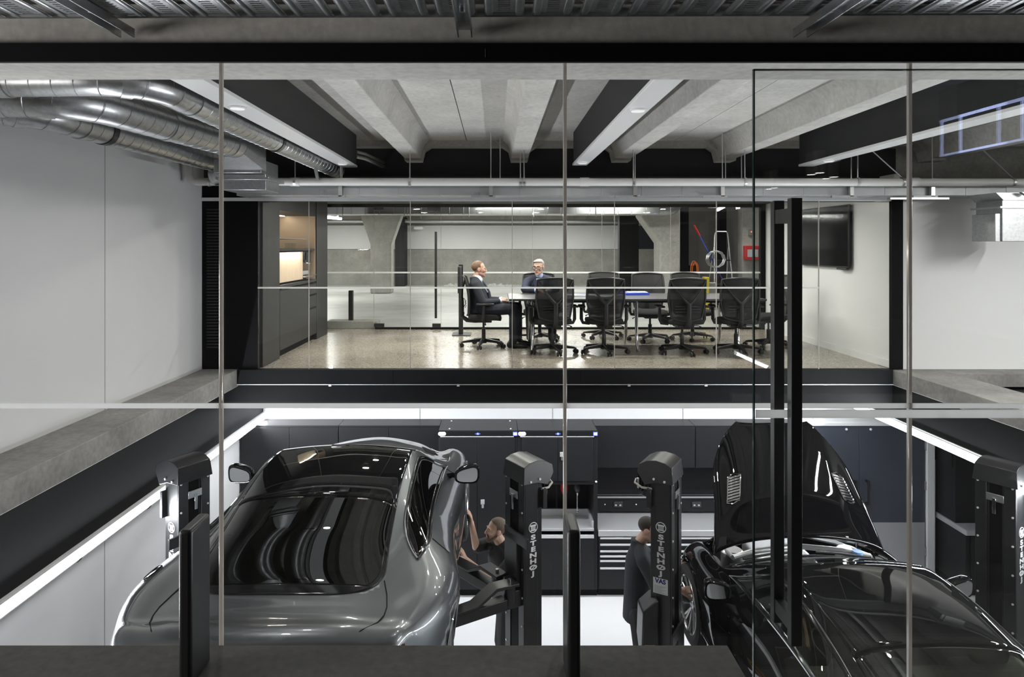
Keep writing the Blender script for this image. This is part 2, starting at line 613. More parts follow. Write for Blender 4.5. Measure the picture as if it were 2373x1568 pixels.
# --- gallery (camera side)
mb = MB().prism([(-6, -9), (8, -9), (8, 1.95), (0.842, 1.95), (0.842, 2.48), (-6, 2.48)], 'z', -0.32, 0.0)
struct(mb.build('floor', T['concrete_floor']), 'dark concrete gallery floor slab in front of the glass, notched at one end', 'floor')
sbox('wall_rear', -6, 8, -9.2, -9, 0, 2.9, T['black_wall'], 'dark wall behind the gallery', 'wall')
sbox('wall_gallery_left', -6.2, -6, -9, 2.4, 0, 2.9, T['black_wall'], 'dark side wall of the gallery', 'wall')
sbox('wall_gallery_right', 8, 8.2, -9, 2.4, 0, 2.9, T['black_wall'], 'dark far side wall of the gallery', 'wall')
sbox('ceiling', -6.2, 8.2, -9.2, 2.46, 2.85, 3.0, T['concrete_mid'], 'concrete ceiling above the cable tray', 'ceiling')
sbox('lintel_beam', -6.2, 8.2, 2.46, 2.822, 2.136, 3.0, T['concrete'], 'deep concrete downstand beam over the glass wall', 'beam', 0.008)
t = struct(MB().box(-6, 8, 2.440, 2.459, 2.109, 2.175).build('trim_1', T['black']), 'black steel head channel holding the glass wall', 'trim')
MB().box(-0.037, -0.035, 2.4385, 2.4405, 2.125, 2.155).build('joint', T['zinc'], t, label='fine joint in the black channel')

# --- void above the workshop
sbox('wall_left', -3.66, -3.46, 2.82, MZ + 0.05, -0.22, 2.75, T['white_wall'], 'tall white wall beside the round ducts', 'wall')
MB().box(-3.4605, -3.4585, 6.046, 6.052, -0.0, 2.72).build('trim_2', T['grey_wall']).__setitem__('kind', 'structure')
sbox('kerb_left', -3.5, -3.03, 2.82, MZ, -0.20, 0.0, T['concrete_ledge'], 'rough concrete ledge along the white wall', 'ledge', 0.006)
sbox('trim_3', -3.42, -3.22, 2.6, 9.5, -0.845, -0.20, T['black_panel'], 'black fascia under the concrete ledge beside the white wall', 'fascia')
sbox('kerb_right', 4.66, 5.22, 2.82, MZ + 0.3, -0.18, 0.0, T['concrete_ledge'], 'concrete edge beam running to the white end wall', 'ledge', 0.006)
sbox('slab_right', 5.22, 8.2, 7.75, MZ + 0.3, -0.15, 0.0, T['concrete_ledge'], 'concrete slab edge under the white end wall', 'slab', 0.004)
sbox('trim_4', 4.70, 4.86, 2.6, 9.4, -0.57, -0.18, T['black_panel'], 'black fascia under the concrete edge beam by the blue doors', 'fascia')
for i, (x0, x1) in enumerate(((-5.44, -2.894), (-2.886, -0.351), (-0.343, 2.156), (2.164, 4.746), (4.754, 8.2))):
    struct(MB().box(x0, x1, 2.80, 8.44, 2.72, 2.80).build('ceiling', T['concrete']),
           'precast concrete ceiling panel ' + ('over the white wall', 'left of the thin ceiling joint', 'between the two thin ceiling joints', 'beyond the second ceiling joint', 'over the white end wall')[i], 'ceiling')
sbox('ceiling_topping', -6, 8.2, 2.8, 8.5, 2.81, 2.9, T['concrete_mid'], 'concrete topping over the ceiling panels', 'ceiling')
for i, x in enumerate((-2.25, -0.99, 0.29, 1.53, 2.79, 4.05, 5.31)):
    b = MB().prism([(x - 0.10, 2.505), (x + 0.10, 2.505), (x + 0.125, 2.62), (x + 0.14, 2.665), (x + 0.20, 2.721), (x - 0.20, 2.721), (x - 0.14, 2.665), (x - 0.125, 2.62)], 'y', 2.82, 8.20)
    b.prism([(x - 0.10, 2.475), (x + 0.10, 2.475), (x + 0.13, 2.60), (x + 0.22, 2.66), (x + 0.30, 2.721), (x - 0.30, 2.721), (x - 0.22, 2.66), (x - 0.13, 2.60)], 'y', 8.20, 8.42)
    struct(b.build('ceiling_beam', T['concrete'], None, 0.006), 'concrete ceiling rib ' + ('behind the round ducts', 'first clear of the dropped beam above the black joinery', 'in the middle, straight ahead', 'beside the middle dropped black beam', 'beyond the middle dropped black beam', 'behind the far dropped black beam', 'over the white end wall')[i], 'beam')
sbox('ceiling_end_beam', -5.4, 8.2, 8.24, 8.44, 2.655, 2.722, T['concrete'], 'thickened concrete end of the ceiling panels', 'beam')
sbox('wall_upper', -5.4, 4.95, 8.44, 8.54, 2.0, 2.80, T['black_wall'], 'black wall above the meeting room', 'wall')
sbox('wall_upper_concrete', 4.95, 8.2, 8.44, 8.54, 2.0, 2.80, T['concrete_mid'], 'concrete wall above the white end wall', 'wall')
sbox('wall_right', 4.77, 8.2, MZ, MZ + 0.12, 0.0, 2.08, T['white_gloss'], 'white end wall beside the meeting room glass', 'wall')
sbox('wall_far_right', 8.0, 8.2, 2.4, MZ, -0.2, 2.9, T['white_wall'], 'white wall closing the void', 'wall')

# --- workshop
sbox('floor_workshop', WX0 - 0.2, WX1 + 0.3, 0.6, 9.6, FZ - 0.1, FZ, T['white_epoxy'], 'glossy white epoxy workshop floor', 'floor')
sbox('wall_workshop_left', WX0 - 0.2, WX0, 0.6, 9.6, FZ, -0.2, T['white_wall'], 'white workshop wall below the strip light', 'wall')
MB().box(WX0 - 0.001, WX0 + 0.001, 5.97, 5.978, FZ, -0.85).build('trim_5', T['grey_wall']).__setitem__('kind', 'structure')
sbox('wall_workshop_right', WX1, WX1 + 0.2, 0.6, 9.6, FZ, -0.2, T['white_wall'], 'white workshop wall behind the corner bench', 'wall')
sbox('wall_workshop_back', WX0 - 0.2, WX1 + 0.2, 9.47, 9.6, FZ, -0.30, T['white_wall'], 'white workshop wall above the black cabinets', 'wall')
sbox('wall_workshop_front', WX0 - 0.2, WX1 + 0.3, 0.5, 0.6, FZ, -0.2, T['cabinet_black'], 'black workshop wall under the gallery', 'wall')
sbox('ceiling_workshop_front', WX0 - 0.2, WX1 + 0.3, 0.5, 2.46, -0.40, -0.325, T['concrete_mid'], 'concrete workshop soffit under the gallery', 'ceiling')
sbox('ceiling_workshop', WX0 - 0.2, WX1 + 0.2, MZ + 0.1, 9.6, -0.45, -0.36, T['white_wall'], 'white workshop soffit under the meeting room', 'ceiling')
sbox('ceiling_workshop_side', 4.86, 8.2, 2.5, MZ + 0.1, -0.30, -0.19, T['black_wall'], 'dark soffit over the corner bench', 'ceiling')
for i, x in enumerate((-1.05, 0.79, 2.6, 4.4)):
    MB().box(x, x + 0.006, 9.466, 9.471, -0.95, -0.45).build('trim_%d' % (11 + i), T['grey_wall']).__setitem__('kind', 'structure')

# --- meeting room edge
f = struct(MB().box(-3.03, 4.74, MZ - 0.05, MZ + 0.06, -0.165, 0.0).build('trim_6', T['black_panel']), 'black fascia under the meeting room glass', 'fascia')
MB().box(-3.03, 4.70, MZ - 0.055, MZ - 0.045, -0.176, -0.168).build('edge_strip', T['alu'], f, label='thin bright aluminium line under the fascia')
for x in (-1.95, -0.45, 1.55, 2.45):
    MB().box(x, x + 0.03, MZ - 0.07, MZ - 0.045, -0.19, -0.165).build('bracket', T['alu'], f)
for x in (-1.2, 1.0, 3.2):
    MB().box(x, x + 0.002, MZ - 0.052, MZ - 0.049, -0.16, -0.005).build('panel_joint', T['black'], f)
sbox('trim_7', -3.42, 4.9, MZ + 0.03, MZ + 0.12, -0.47, -0.165, T['black_panel'], 'recessed black band below the fascia', 'fascia')
sbox('floor_meeting', -3.46, 4.9, MZ + 0.06, 11.95, -0.16, 0.0, T['terrazzo'], 'honed concrete meeting room floor', 'floor')
sbox('ceiling_meeting', -3.46, 4.9, 8.35, 12.0, 2.18, 2.3, T['black_wall'], 'black meeting room ceiling', 'ceiling')
sbox('wall_meeting_right', 4.70, 4.77, MZ, 12.0, 0, 2.3, T['white_gloss'], 'white meeting room wall carrying the screen', 'wall')
sbox('baseboard_right', 4.685, 4.70, MZ + 0.03, 11.9, 0, 0.09, T['white_gloss'], 'white skirting under the screen wall', 'skirting')
sbox('trim_8', 4.66, 4.79, MZ - 0.03, MZ + 0.03, -0.02, 2.05, T['black'], 'black jamb where the meeting room glass meets the white wall', 'jamb')
w = struct(MB().box(-3.46, -2.80, MZ, MZ + 0.08, -0.0, 2.16).build('wall_meeting_left', T['black_panel']), 'black panelled wall at the end of the meeting room glass', 'wall')
lv = MB()
for i in range(46):
    z = 0.25 + i * 0.036
    lv.box(-3.40, -3.26, MZ - 0.012, MZ + 0.0, z, z + 0.018)
lv.build('louvre', T['joinery'], w, label='fine dark louvre slats')
sbox('trim_9', -3.46, 4.77, 11.88, 11.98, 2.13, 2.3, T['black'], 'black head over the rear glass', 'trim')
sbox('trim_10', -2.1, 4.7, 11.90, 11.95, 0.0, 0.035, T['black'], 'black floor channel of the rear glass', 'trim')
sbox('trim_15', 4.62, 4.70, 11.87, 11.97, 0.0, 2.2, T['black'], 'black frame at the end of the rear glass', 'trim')
sbox('trim_16', -3.46, 4.77, MZ - 0.02, MZ + 0.03, 1.98, 2.02, T['alu'], 'slim head rail over the meeting room glass', 'trim')

# --- glass: the gallery wall
JX = (-2.291, -1.0155, 0.2575, 1.534, 2.81)
names = ('beyond the fin post, in front of the white wall', 'between the two fin posts', 'in front of the middle lift posts, between the second fin post and the glass door', 'behind the hinged end of the glass door')
k = 1
for i in range(4):
    x0, x1 = JX[i] + 0.005, JX[i + 1] - 0.005
    p = struct(MB().box(x0, x1, 2.524, 2.536, -0.16, 2.134).build('window_%d' % k, T['glass'], smooth=False), 'tall clear glass pane ' + names[i], 'glass')
    MB().box(x0 - 0.004, x1 + 0.004, 2.521, 2.523, 0.851, 0.870).build('frosted_band', T['frost'], p, label='frosted safety band')
    k += 1
for i in range(1, 4):
    o = MB().box(JX[i] - 0.0065, JX[i] + 0.0065, 2.522, 2.538, -0.16, 2.134).build('trim_%d' % (20 + i), T['glass_edge'], None, 0.002)
    struct(o, 'bright vertical glass joint ' + ('above the first fin post', 'above the second fin post', 'behind the glass door')[i - 1], 'joint')

# the frameless sliding door and its tall pull handles
d = struct(MB().box(0.913, 2.35, 2.402, 2.412, -0.30, 2.069).build('door_1', T['glass'], smooth=False), 'frameless clear glass door with tall black pull handles', 'door')
MB().box(0.908, 0.913, 2.401, 2.413, -0.30, 2.071).build('door_edge', T['glass_edge_green'], d, label='dark green polished edge')
MB().box(0.908, 2.35, 2.401, 2.413, 2.069, 2.073).build('door_edge', T['glass_edge_green'], d)
MB().box(0.915, 2.35, 2.399, 2.401, 0.846, 0.875).build('frosted_band', T['frost'], d, label='frosted safety band')
for y0, y1 in ((2.318, 2.352), (2.462, 2.496)):
    MB().box(1.005, 1.043, y0, y1, 0.09, 1.614).build('door_handle', T['black_metal'], d, 0.002, label='tall square black pull handle')
for z in (1.55, 0.15):
    MB().box(1.008, 1.040, 2.352, 2.462, z - 0.02, z + 0.03).build('handle_standoff', T['black_metal'], d)

# black fin posts clamping the glass joints
for x, lab in ((-1.0155, 'black steel fin post in front of the grey car'), (0.2575, 'black steel fin post in front of the middle lift post')):
    o = MB().box(x - 0.0215, x + 0.0215, 2.23, 2.385, 0.0, 0.52).build('fin_post', T['black_metal'], None, 0.012, 4)
    tag(o, lab, 'post', 'black fin posts')

# --- glass: meeting room front
mj = [-2.80, -2.1984, -1.0025, 0.1984, 1.4044, 2.6053, 3.8113, 4.665]
lab = ('before the dark joinery', 'before the empty floor by the glass door', 'before the seated man in profile', 'before the man with glasses', 'before the middle chairs', 'before the last chairs', 'before the wall screen')
for i in range(7):
    p = struct(MB().box(mj[i] + 0.004, mj[i + 1] - 0.004, MZ - 0.006, MZ + 0.006, 0.0, 1.985).build('window_%d' % (5 + i), T['glass_inner'], smooth=False), 'meeting room front glass pane ' + lab[i], 'glass')
    if i < 6:
        MB().box(mj[i], mj[i + 1], MZ - 0.009, MZ - 0.007, 0.950, 0.969).build('frosted_band', T['frost'], p, label='frosted safety band')
    if i:
        struct(MB().box(mj[i] - 0.004, mj[i] + 0.004, MZ - 0.008, MZ + 0.008, 0.0, 1.985).build('trim_%d' % (30 + i), T['glass_edge']), 'slim vertical joint ' + lab[i], 'joint')

# --- glass: meeting room rear, with a door
rj = [-2.95, -2.12, -0.95, 0.65, 1.86, 3.06, 4.62]
lab = ('over the kerb', 'door', 'behind the floor stand', 'behind the man with glasses', 'behind the far chairs', 'beside the black frame')
for i in range(6):
    nm = 'door_2' if i == 1 else 'window_%d' % (12 + i)
    p = struct(MB().box(rj[i] + 0.004, rj[i + 1] - 0.004, 11.914, 11.926, 0.036 if i else 0.0, 2.13).build(nm, T['glass_inner'], smooth=False),
               'frameless glass door in the rear glass wall' if i == 1 else 'rear meeting room glass pane ' + lab[i], 'door' if i == 1 else 'glass')
    MB().box(rj[i], rj[i + 1], 11.910, 11.912, 0.975, 1.003).build('frosted_band', T['frost'], p, label='frosted safety band')
    if i == 1:
        MB().box(-1.053, -1.013, 11.83, 11.87, 0.20, 1.70).build('door_handle', T['black_metal'], p, label='long black pull handle')
        for z in (0.35, 1.55):
            MB().box(-1.045, -1.021, 11.87, 11.914, z, z + 0.03).build('handle_standoff', T['black_metal'], p)
        for x0, x1, z0, z1 in ((-2.115, -1.94, 0.04, 0.10), (-1.10, -0.955, 0.04, 0.10), (-2.115, -1.95, 2.08, 2.13), (-1.19, -0.955, 2.05, 2.13)):
            MB().box(x0, x1, 11.895, 11.945, z0, z1).build('patch_fitting', T['black_metal'], p, label='black corner fitting')
    if i:
        struct(MB().box(rj[i] - 0.003, rj[i] + 0.003, 11.912, 11.928, 0.036, 2.13).build('trim_%d' % (40 + i), T['glass_edge']), 'slim joint of the rear glass ' + lab[i], 'joint')

# --- car park beyond
sbox('floor_car_park', -9, 9, 11.95, 25.6, -0.16, 0.0, T['park_floor'], 'stained concrete car park floor', 'floor')
sbox('wall_car_park_lower', -9, 9, 25.5, 25.7, 0, 1.34, T['concrete_park'], 'stained concrete lower wall of the car park', 'wall')
sbox('wall_car_park_upper', -9, 4.6, 25.44, 25.7, 1.34, 2.22, T['white_wall'], 'white boarded upper wall of the car park', 'wall')
sbox('wall_car_park_top', -9, 9, 25.5, 25.7, 2.22, 3.2, T['concrete_mid'], 'grey wall above the white boarding', 'wall')
sbox('wall_car_park_left', -9.2, -9, 11.95, 25.6, 0, 3.2, T['concrete_park'], 'side wall of the car park', 'wall')
sbox('wall_car_park_right', 9, 9.2, 11.95, 25.6, 0, 3.2, T['concrete_park'], 'far side wall of the car park', 'wall')
sbox('ceiling_car_park', -9.2, 9.2, 12.0, 25.7, 2.9, 3.1, T['concrete_mid'], 'concrete car park ceiling', 'ceiling')
for i, y in enumerate((15.6, 20.9)):
    sbox('car_park_beam', -9, 9, y - 0.02, y + 0.5, 2.40, 2.92, T['concrete_mid'], 'concrete car park beam ' + ('in front', 'over the flared column')[i], 'beam', 0.01)
b = MB().prism([(-3.83, 0), (-3.20, 0), (-3.20, 1.5), (-2.88, 2.42), (-4.15, 2.42), (-3.83, 1.5)], 'y', 20.9, 21.5)
struct(b.build('column', T['concrete_park'], None, 0.03), 'flared concrete column beyond the glass door', 'column')
b = MB().prism([(3.66, 0), (4.12, 0), (4.12, 2.42), (3.24, 2.42), (3.24, 2.12), (3.66, 1.52)], 'y', 15.2, 15.8)
struct(b.build('column', T['concrete'], None, 0.03), 'pale flared concrete column behind the conference table', 'column')
sbox('wall_panel_dark', -3.62, -3.28, 24.6, 25.44, 0, 2.5, T['black_wall'], 'black pier beside the flared column', 'wall')
sbox('wall_panel_dark', 4.0, 4.62, 22.0, 22.3, 0, 2.9, T['black_wall'], 'black pier behind the pale column', 'wall')
sbox('kerb', -2.98, -2.08, 12.0, 12.35, 0.0, 0.13, T['concrete_park'], 'concrete kerb outside the rear glass', 'kerb', 0.01)
o = MB().box(-2.615, -2.535, 12.14, 12.22, 0.13, 0.66).build('fin_post', T['black_metal'], None, 0.008)
tag(o, 'short black post on the kerb beyond the rear glass', 'post', 'black fin posts')
# grey-walled bay at the end of the car park
sbox('wall_bay_back', 4.15, 8.9, 17.6, 17.7, 0, 2.35, T['grey_wall'], 'grey wall behind the stepladder', 'wall')
sbox('wall_bay_pier', 4.13, 4.32, 15.25, 15.7, 0, 2.42, T['black_panel'], 'dark pier beside the pale column', 'wall')
sbox('wall_bay_pier', 5.45, 5.62, 16.6, 16.9, 0, 2.35, T['black_panel'], 'dark pier by the stepladder', 'wall')
sbox('wall_bay_pier', 5.93, 6.33, 16.4, 16.7, 0, 2.35, T['concrete_mid'], 'grey pier carrying the red cabinet', 'wall')
sbox('ceiling_bay', 4.1, 9, 14.5, 17.7, 2.52, 2.6, T['white_gloss'], 'white boarded ceiling of the bay', 'ceiling')
# ================================================================== CEILING SERVICES
# --- dropped black beams with white soffits
def dropped_beam(x0, x1, y0, y1, face, lab, discs):
    t = thing('dropped_beam', lab, 'beam', ((x0 + x1) / 2, y1, 2.35), group='dropped black beams', kind='structure')
    MB().box(x0 + 0.012, x1 - 0.012, y0, y1, 2.375, 2.72).build('casing', T['black_wall'], t)
    MB().box(x0, x1, y0, y1 - 0.002, 2.35, 2.375).build('soffit_board', T['white_gloss'], t, 0.003, label='white soffit board')
    for y, who in discs:
        l = thing('ceiling_light', 'round white recessed light in the dropped beam ' + who, 'ceiling light', ((x0 + x1) / 2, y, 2.335), group='round lights in the dropped beams')
        cx = (x0 + x1) / 2
        b = MB(); b.lathe([(0, 2.338), (0.052, 2.338), (0.056, 2.342), (0.056, 2.351), (0, 2.351)], MX.Translation((cx, y, 0)), 28); b.build('trim_ring', T['white_gloss'], l)
        b = MB(); b.lathe([(0, 2.3365), (0.045, 2.3365), (0.045, 2.339), (0, 2.339)], MX.Translation((cx, y, 0)), 28); b.build('lens', T['lens'], l)
    return t

dropped_beam(-1.76, -1.58, 2.822, 7.82, 1, 'dropped black beam with white soffit beside the round ducts', ((4.42, 'beside the round ducts, nearer one'), (7.45, 'beside the round ducts, at its far tip')))
dropped_beam(0.86, 1.02, 2.822, 7.63, -1, 'dropped black beam with white soffit in the middle of the ceiling', ((4.50, 'in the middle, nearer one'), (7.36, 'in the middle, at its far tip')))
dropped_beam(3.43, 3.60, 2.822, 7.73, -1, 'dropped black beam with white soffit above the wall screen', ((7.2, 'above the wall screen'),))
t = thing('cable_conduit', 'pair of grey conduits at the end of the dropped beam by the ducts', 'conduit', (-1.5, 7.9, 2.5))
for dz in (0, 0.05):
    MB().tube([(-1.60, 7.85, 2.53 - dz), (-1.52, 7.95, 2.52 - dz), (-1.40, 8.25, 2.48 - dz), (-1.38, 8.43, 2.48 - dz)], 0.022).build('conduit', T['galv'], t)

# --- round spiral ducts
def arc_path(pts, k=8, rad=0.35):
    """polyline with rounded corners"""
    pts = [V(p) for p in pts]
    out = [pts[0]]
    for i in range(1, len(pts) - 1):
        a, b, c = pts[i - 1], pts[i], pts[i + 1]
        u = (a - b).normalized(); w = (c - b).normalized()
        p, q = b + u * rad, b + w * rad
        for j in range(k + 1):
            s = j / k
            out.append(p * (1 - s) ** 2 + b * 2 * s * (1 - s) + q * s * s)
    out.append(pts[-1])
    return out

def resample(pts, step):
    out = [pts[0]]
    acc = 0
    for a, b in zip(pts, pts[1:]):
        L = (b - a).length
        n = max(1, int(L / step))
        for i in range(1, n + 1):
            out.append(a.lerp(b, i / n))
    return out

def spiral_duct(lab, path, r, bands, dark=()):
    t = thing('spiral_duct', lab, 'duct', tuple(path[-1]), group='round spiral ducts')
    pts = resample(arc_path(path, 10, 0.34), 0.03)
    k = len(pts)
    MB().tube(pts, r, 28).build('pipe', T['galv'], t, angle=60)
    # lock seam winding along the pipe
    sb = MB()
    i = 0
    turns = []
    pitch = 4
    fr_prev = None
    for i in range(0, k - pitch, pitch):
        p, q = pts[i], pts[min(i + 1, k - 1)]
        d = (q - p).normalized()
        u = d.cross(V((0, 0, 1))).normalized(); w = u.cross(d)
        ring = [p + d * (0.10 * (j / 20)) + (u * math.cos(2 * PI * j / 20) + w * math.sin(2 * PI * j / 20)) * (r + 0.001) for j in range(21)]
        sb.tube(ring, 0.0022, 5)
    sb.build('lock_seam', T['galv'], t)
    for f, kind in bands:
        i = int(f * (k - 1)); p = pts[i]; q = pts[min(i + 1, k - 1)] if i < k - 1 else p + (p - pts[i - 1])
        d = (q - p).normalized()
        MB().cyl(p - d * 0.03, p + d * 0.03, r + 0.006, n=28).build('coupling', T['galv'] if kind else T['black_metal'], t, label=None if kind else 'dark rubber-gasket band')
    return t

spiral_duct('galvanised spiral duct nearest the dropped beam, bending over the others', [(-3.44, 3.75, 2.35), (-1.92, 3.72, 2.36), (-1.875, 8.1, 2.345)], 0.088,
            ((0.04, 0), (0.14, 1), (0.24, 1), (0.32, 1), (0.60, 0), (0.97, 1)))
spiral_duct('middle galvanised spiral duct running into the square plenum', [(-3.44, 3.98, 2.31), (-2.50, 4.05, 2.33), (-2.27, 5.95, 2.33)], 0.112,
            ((0.30, 1), (0.62, 1), (0.97, 1)))
spiral_duct('lowest galvanised spiral duct along the white wall', [(-3.44, 4.30, 2.315), (-2.95, 4.25, 2.31), (-2.75, 6.95, 2.285)], 0.102,
            ((0.12, 1), (0.26, 1), (0.34, 0), (0.95, 0)))
t = thing('duct_offshoot', 'short galvanised duct drop behind the lowest spiral duct', 'duct', (-2.9, 7.2, 2.2))
MB().tube(resample(arc_path([(-2.75, 7.0, 2.29), (-2.75, 7.25, 2.27), (-3.02, 7.35, 2.20)], 8, 0.15), 0.02), 0.10, 26).build('pipe', T['galv'], t, angle=60)
t = thing('duct_plenum', 'square galvanised plenum with flange under the middle spiral duct', 'duct', (-2.35, 6.3, 2.0))
MB().prism([(-2.62, 2.13), (-2.18, 2.13), (-2.18, 2.26), (-2.62, 2.26)], 'y', 6.35, 6.85).build('flange_box', T['galv'], t, 0.004)
b = MB(); b.bm.verts.ensure_lookup_table()
n = 24
A = [b.bm.verts.new((-2.27 + 0.114 * math.cos(2 * PI * i / n), 5.94, 2.33 + 0.114 * math.sin(2 * PI * i / n))) for i in range(n)]
def sq(i):
    a = 2 * PI * i / n; c, s = math.cos(a), math.sin(a); m = max(abs(c), abs(s))
    return (-2.36 + 0.21 * c / m, 6.40, 2.28 + 0.13 * s / m)
B = [b.bm.verts.new(sq(i)) for i in range(n)]
for i in range(n):
    j = (i + 1) % n
    b.bm.faces.new((A[i], A[j], B[j], B[i]))
b.bm.faces.new(A[::-1]); b.bm.faces.new(B)
b.build('transition', T['galv'], t)
MB().box(-2.59, -2.17, 6.45, 6.85, 1.98, 2.13).build('drop', T['galv'], t, 0.003)
MB().box(-2.63, -2.13, 6.41, 6.89, 2.075, 2.10).build('flange', T['galv'], t, 0.002)

# --- long rectangular duct above the meeting room glass
t = thing('rectangular_duct', 'long rectangular galvanised duct above the meeting room glass', 'duct', (1, 7.8, 2.02))
b = MB()
x = -2.88
segs = []
while x < 7.9:
    b.box(x, min(x + 0.448, 7.95), 7.62, 8.02, 2.015, 2.145)
    x += 0.452
for x in [-2.88 + 0.452 * i for i in range(24)]:
    b.box(x - 0.008, x + 0.006, 7.616, 8.024, 2.012, 2.148)
b.build('casing', T['galv_flat'], t, 0.002)
for x in (-1.72, -0.05, 1.55, 2.52, 3.95, 4.85):
    g = MB().box(x - 0.02, x + 0.02, 7.56, 7.60, 2.0, 2.2).build('hanger', T['zinc'], t)
    MB().cyl((x, 7.58, 2.2), (x, 7.58, 2.72), 0.006, n=8).build('rod', T['zinc'], g)
    MB().box(x - 0.22, x + 0.05, 7.56, 7.60, 1.985, 2.010).build('channel', T['galv_flat'], g)

# --- white drain pipe
t = thing('drain_pipe', 'long white plastic pipe hung in front of the black wall', 'pipe', (1, 7.5, 2.11))
MB().tube(arc_path([(-3.36, 7.5, 2.36), (-3.36, 7.5, 2.156), (7.95, 7.5, 2.148)], 8, 0.09), 0.043, 20).build('pipe', T['pvc'], t, angle=60)
for x in (-2.2, 0.98, 4.6):
    MB().cyl((x - 0.05, 7.5, 2.154), (x + 0.05, 7.5, 2.154), 0.048, n=20).build('coupling', T['pvc'], t)
for x, top in ((-3.14, 2.30), (-2.20, 2.50), (-0.94, 2.50), (0.275, 2.56), (0.315, 2.56), (1.515, 2.50), (2.74, 2.50), (3.98, 2.50), (4.47, 2.6), (5.68, 2.6)):
    g = MB().cyl((x - 0.012, 7.5, 2.154), (x + 0.012, 7.5, 2.154), 0.050, n=20).build('pipe_clamp', T['zinc'], t, label='zinc clamp')
    MB().cyl((x, 7.5, 2.2), ({4.47: 4.13, 5.68: 5.36}.get(x, x), 7.5, 2.504 if x > -3 else 2.40), 0.007, n=8).build('rod', T['zinc'], g)
for x, y in ((0.055, 8.25), (2.68, 8.3), (2.83, 8.2), (-1.72, 8.0)):
    o = MB().cyl((x, y - 0.35, 2.05), (x, y - 0.35, 2.72), 0.007, n=8).build('threaded_rod', T['zinc'])
    tag(o, 'thin threaded rod hanging in front of the black wall', 'rod', 'threaded rods before the black wall')
o = MB().prism([(-1.905, 2.33), (-1.875, 2.33), (-1.835, 2.14), (-1.865, 2.14)], 'y', 7.1, 7.14).build('duct_strap', T['zinc'])
tag(o, 'bright metal strap hanging beside the far end of the spiral duct', 'strap')

# --- square duct drop on the white end wall
t = thing('duct_drop', 'square galvanised duct drop with side grille before the white end wall', 'duct', (5.6, 7.5, 1.5))
MB().box(5.42, 5.83, 7.3, 7.7, 1.50, 2.0).build('casing', T['galv'], t, 0.004)
MB().prism([(5.34, 2.02), (5.86, 2.02), (5.83, 1.94), (5.42, 1.94)], 'y', 7.28, 7.72).build('collar', T['galv'], t)
MB().box(5.38, 5.87, 7.27, 7.73, 1.855, 1.875).build('flange', T['zinc'], t)
MB().box(5.36, 5.42, 7.32, 7.68, 1.50, 1.80).build('side_grille', T['galv'], t, 0.003)
o = MB().prism([(5.55, 2.02), (5.67, 2.02), (5.61, 1.98)], 'y', 7.2, 7.24).build('duct_bracket', T['zinc'])
tag(o, 'small pointed bracket above the square duct drop', 'bracket')
o = MB().box(4.35, 5.0, 7.52, 7.58, 1.965, 1.985).build('strut_channel', T['galv'])
tag(o, 'galvanised strut channel under the rectangular duct by the bright joint', 'channel')

# --- perforated cable tray over the camera
t = thing('cable_tray', 'perforated galvanised cable tray above the glass wall', 'cable tray', (0.3, 2.2, 2.24))
tilt = MX.Translation((0.3, 2.33, 0)) @ MX.Rotation(-0.010, 4, 'Z') @ MX.Translation((-0.3, -2.33, 0))
for i in range(27):
    x = -1.92 + i * 0.1625
    b = MB()
    for s in (-1, 1):
        b.box(x + s * 0.043 - 0.024, x + s * 0.043 + 0.024, 1.9, 2.34, 2.243, 2.2455, tilt)
        b.prism([(x + s * 0.050 - 0.013, 2.243), (x + s * 0.050 - 0.008, 2.2395), (x + s * 0.050 + 0.008, 2.2395), (x + s * 0.050 + 0.013, 2.243)], 'y', 1.9, 2.335, tilt)
    for j in range(25):
        y = 1.905 + j * 0.0178
        b.box(x - 0.020, x + 0.020, y, y + 0.0105, 2.243, 2.2455, tilt)
    b.box(x - 0.068, x + 0.068, 2.318, 2.34, 2.241, 2.2445, tilt)
    b.build('rung', T['galv'], t)
MB().box(-2.2, 2.6, 2.338, 2.342, 2.236, 2.30, tilt).build('side_rail', T['galv'], t)
b = MB()
for k2 in range(26):
    y = 1.92 + k2 * 0.0155
    zz = 2.262 + random.uniform(0, 0.02)
    b.tube([(x2, y + random.uniform(-0.003, 0.003), zz + random.uniform(-0.003, 0.003)) for x2 in [-2.2 + 0.4 * q for q in range(13)]], 0.0062, 6)
o = b.build('cable_bundle', T['cable'])
tag(o, 'pale data cables lying in the perforated tray', 'cables', None, 'stuff')
for x, lab in ((-1.315, 'galvanised strut under the cable tray at the darker end'), (-0.108, 'galvanised strut under the middle of the cable tray'), (1.09, 'galvanised strut under the cable tray above the glass door')):
    b = MB()
    b.box(x - 0.024, x + 0.024, 1.7, 2.44, 2.222, 2.226)
    b.box(x - 0.026, x - 0.022, 1.7, 2.44, 2.195, 2.226)
    b.box(x + 0.022, x + 0.026, 1.7, 2.44, 2.195, 2.226)
    t2 = thing('strut_channel', lab, 'channel', (x, 2.1, 2.195), group='struts under the cable tray')
    b.build('channel', T['galv'], t2)
    MB().cyl((x, 2.22, 2.226), (x, 2.22, 2.21), 0.010, n=6).build('bolt', T['zinc'], t2)

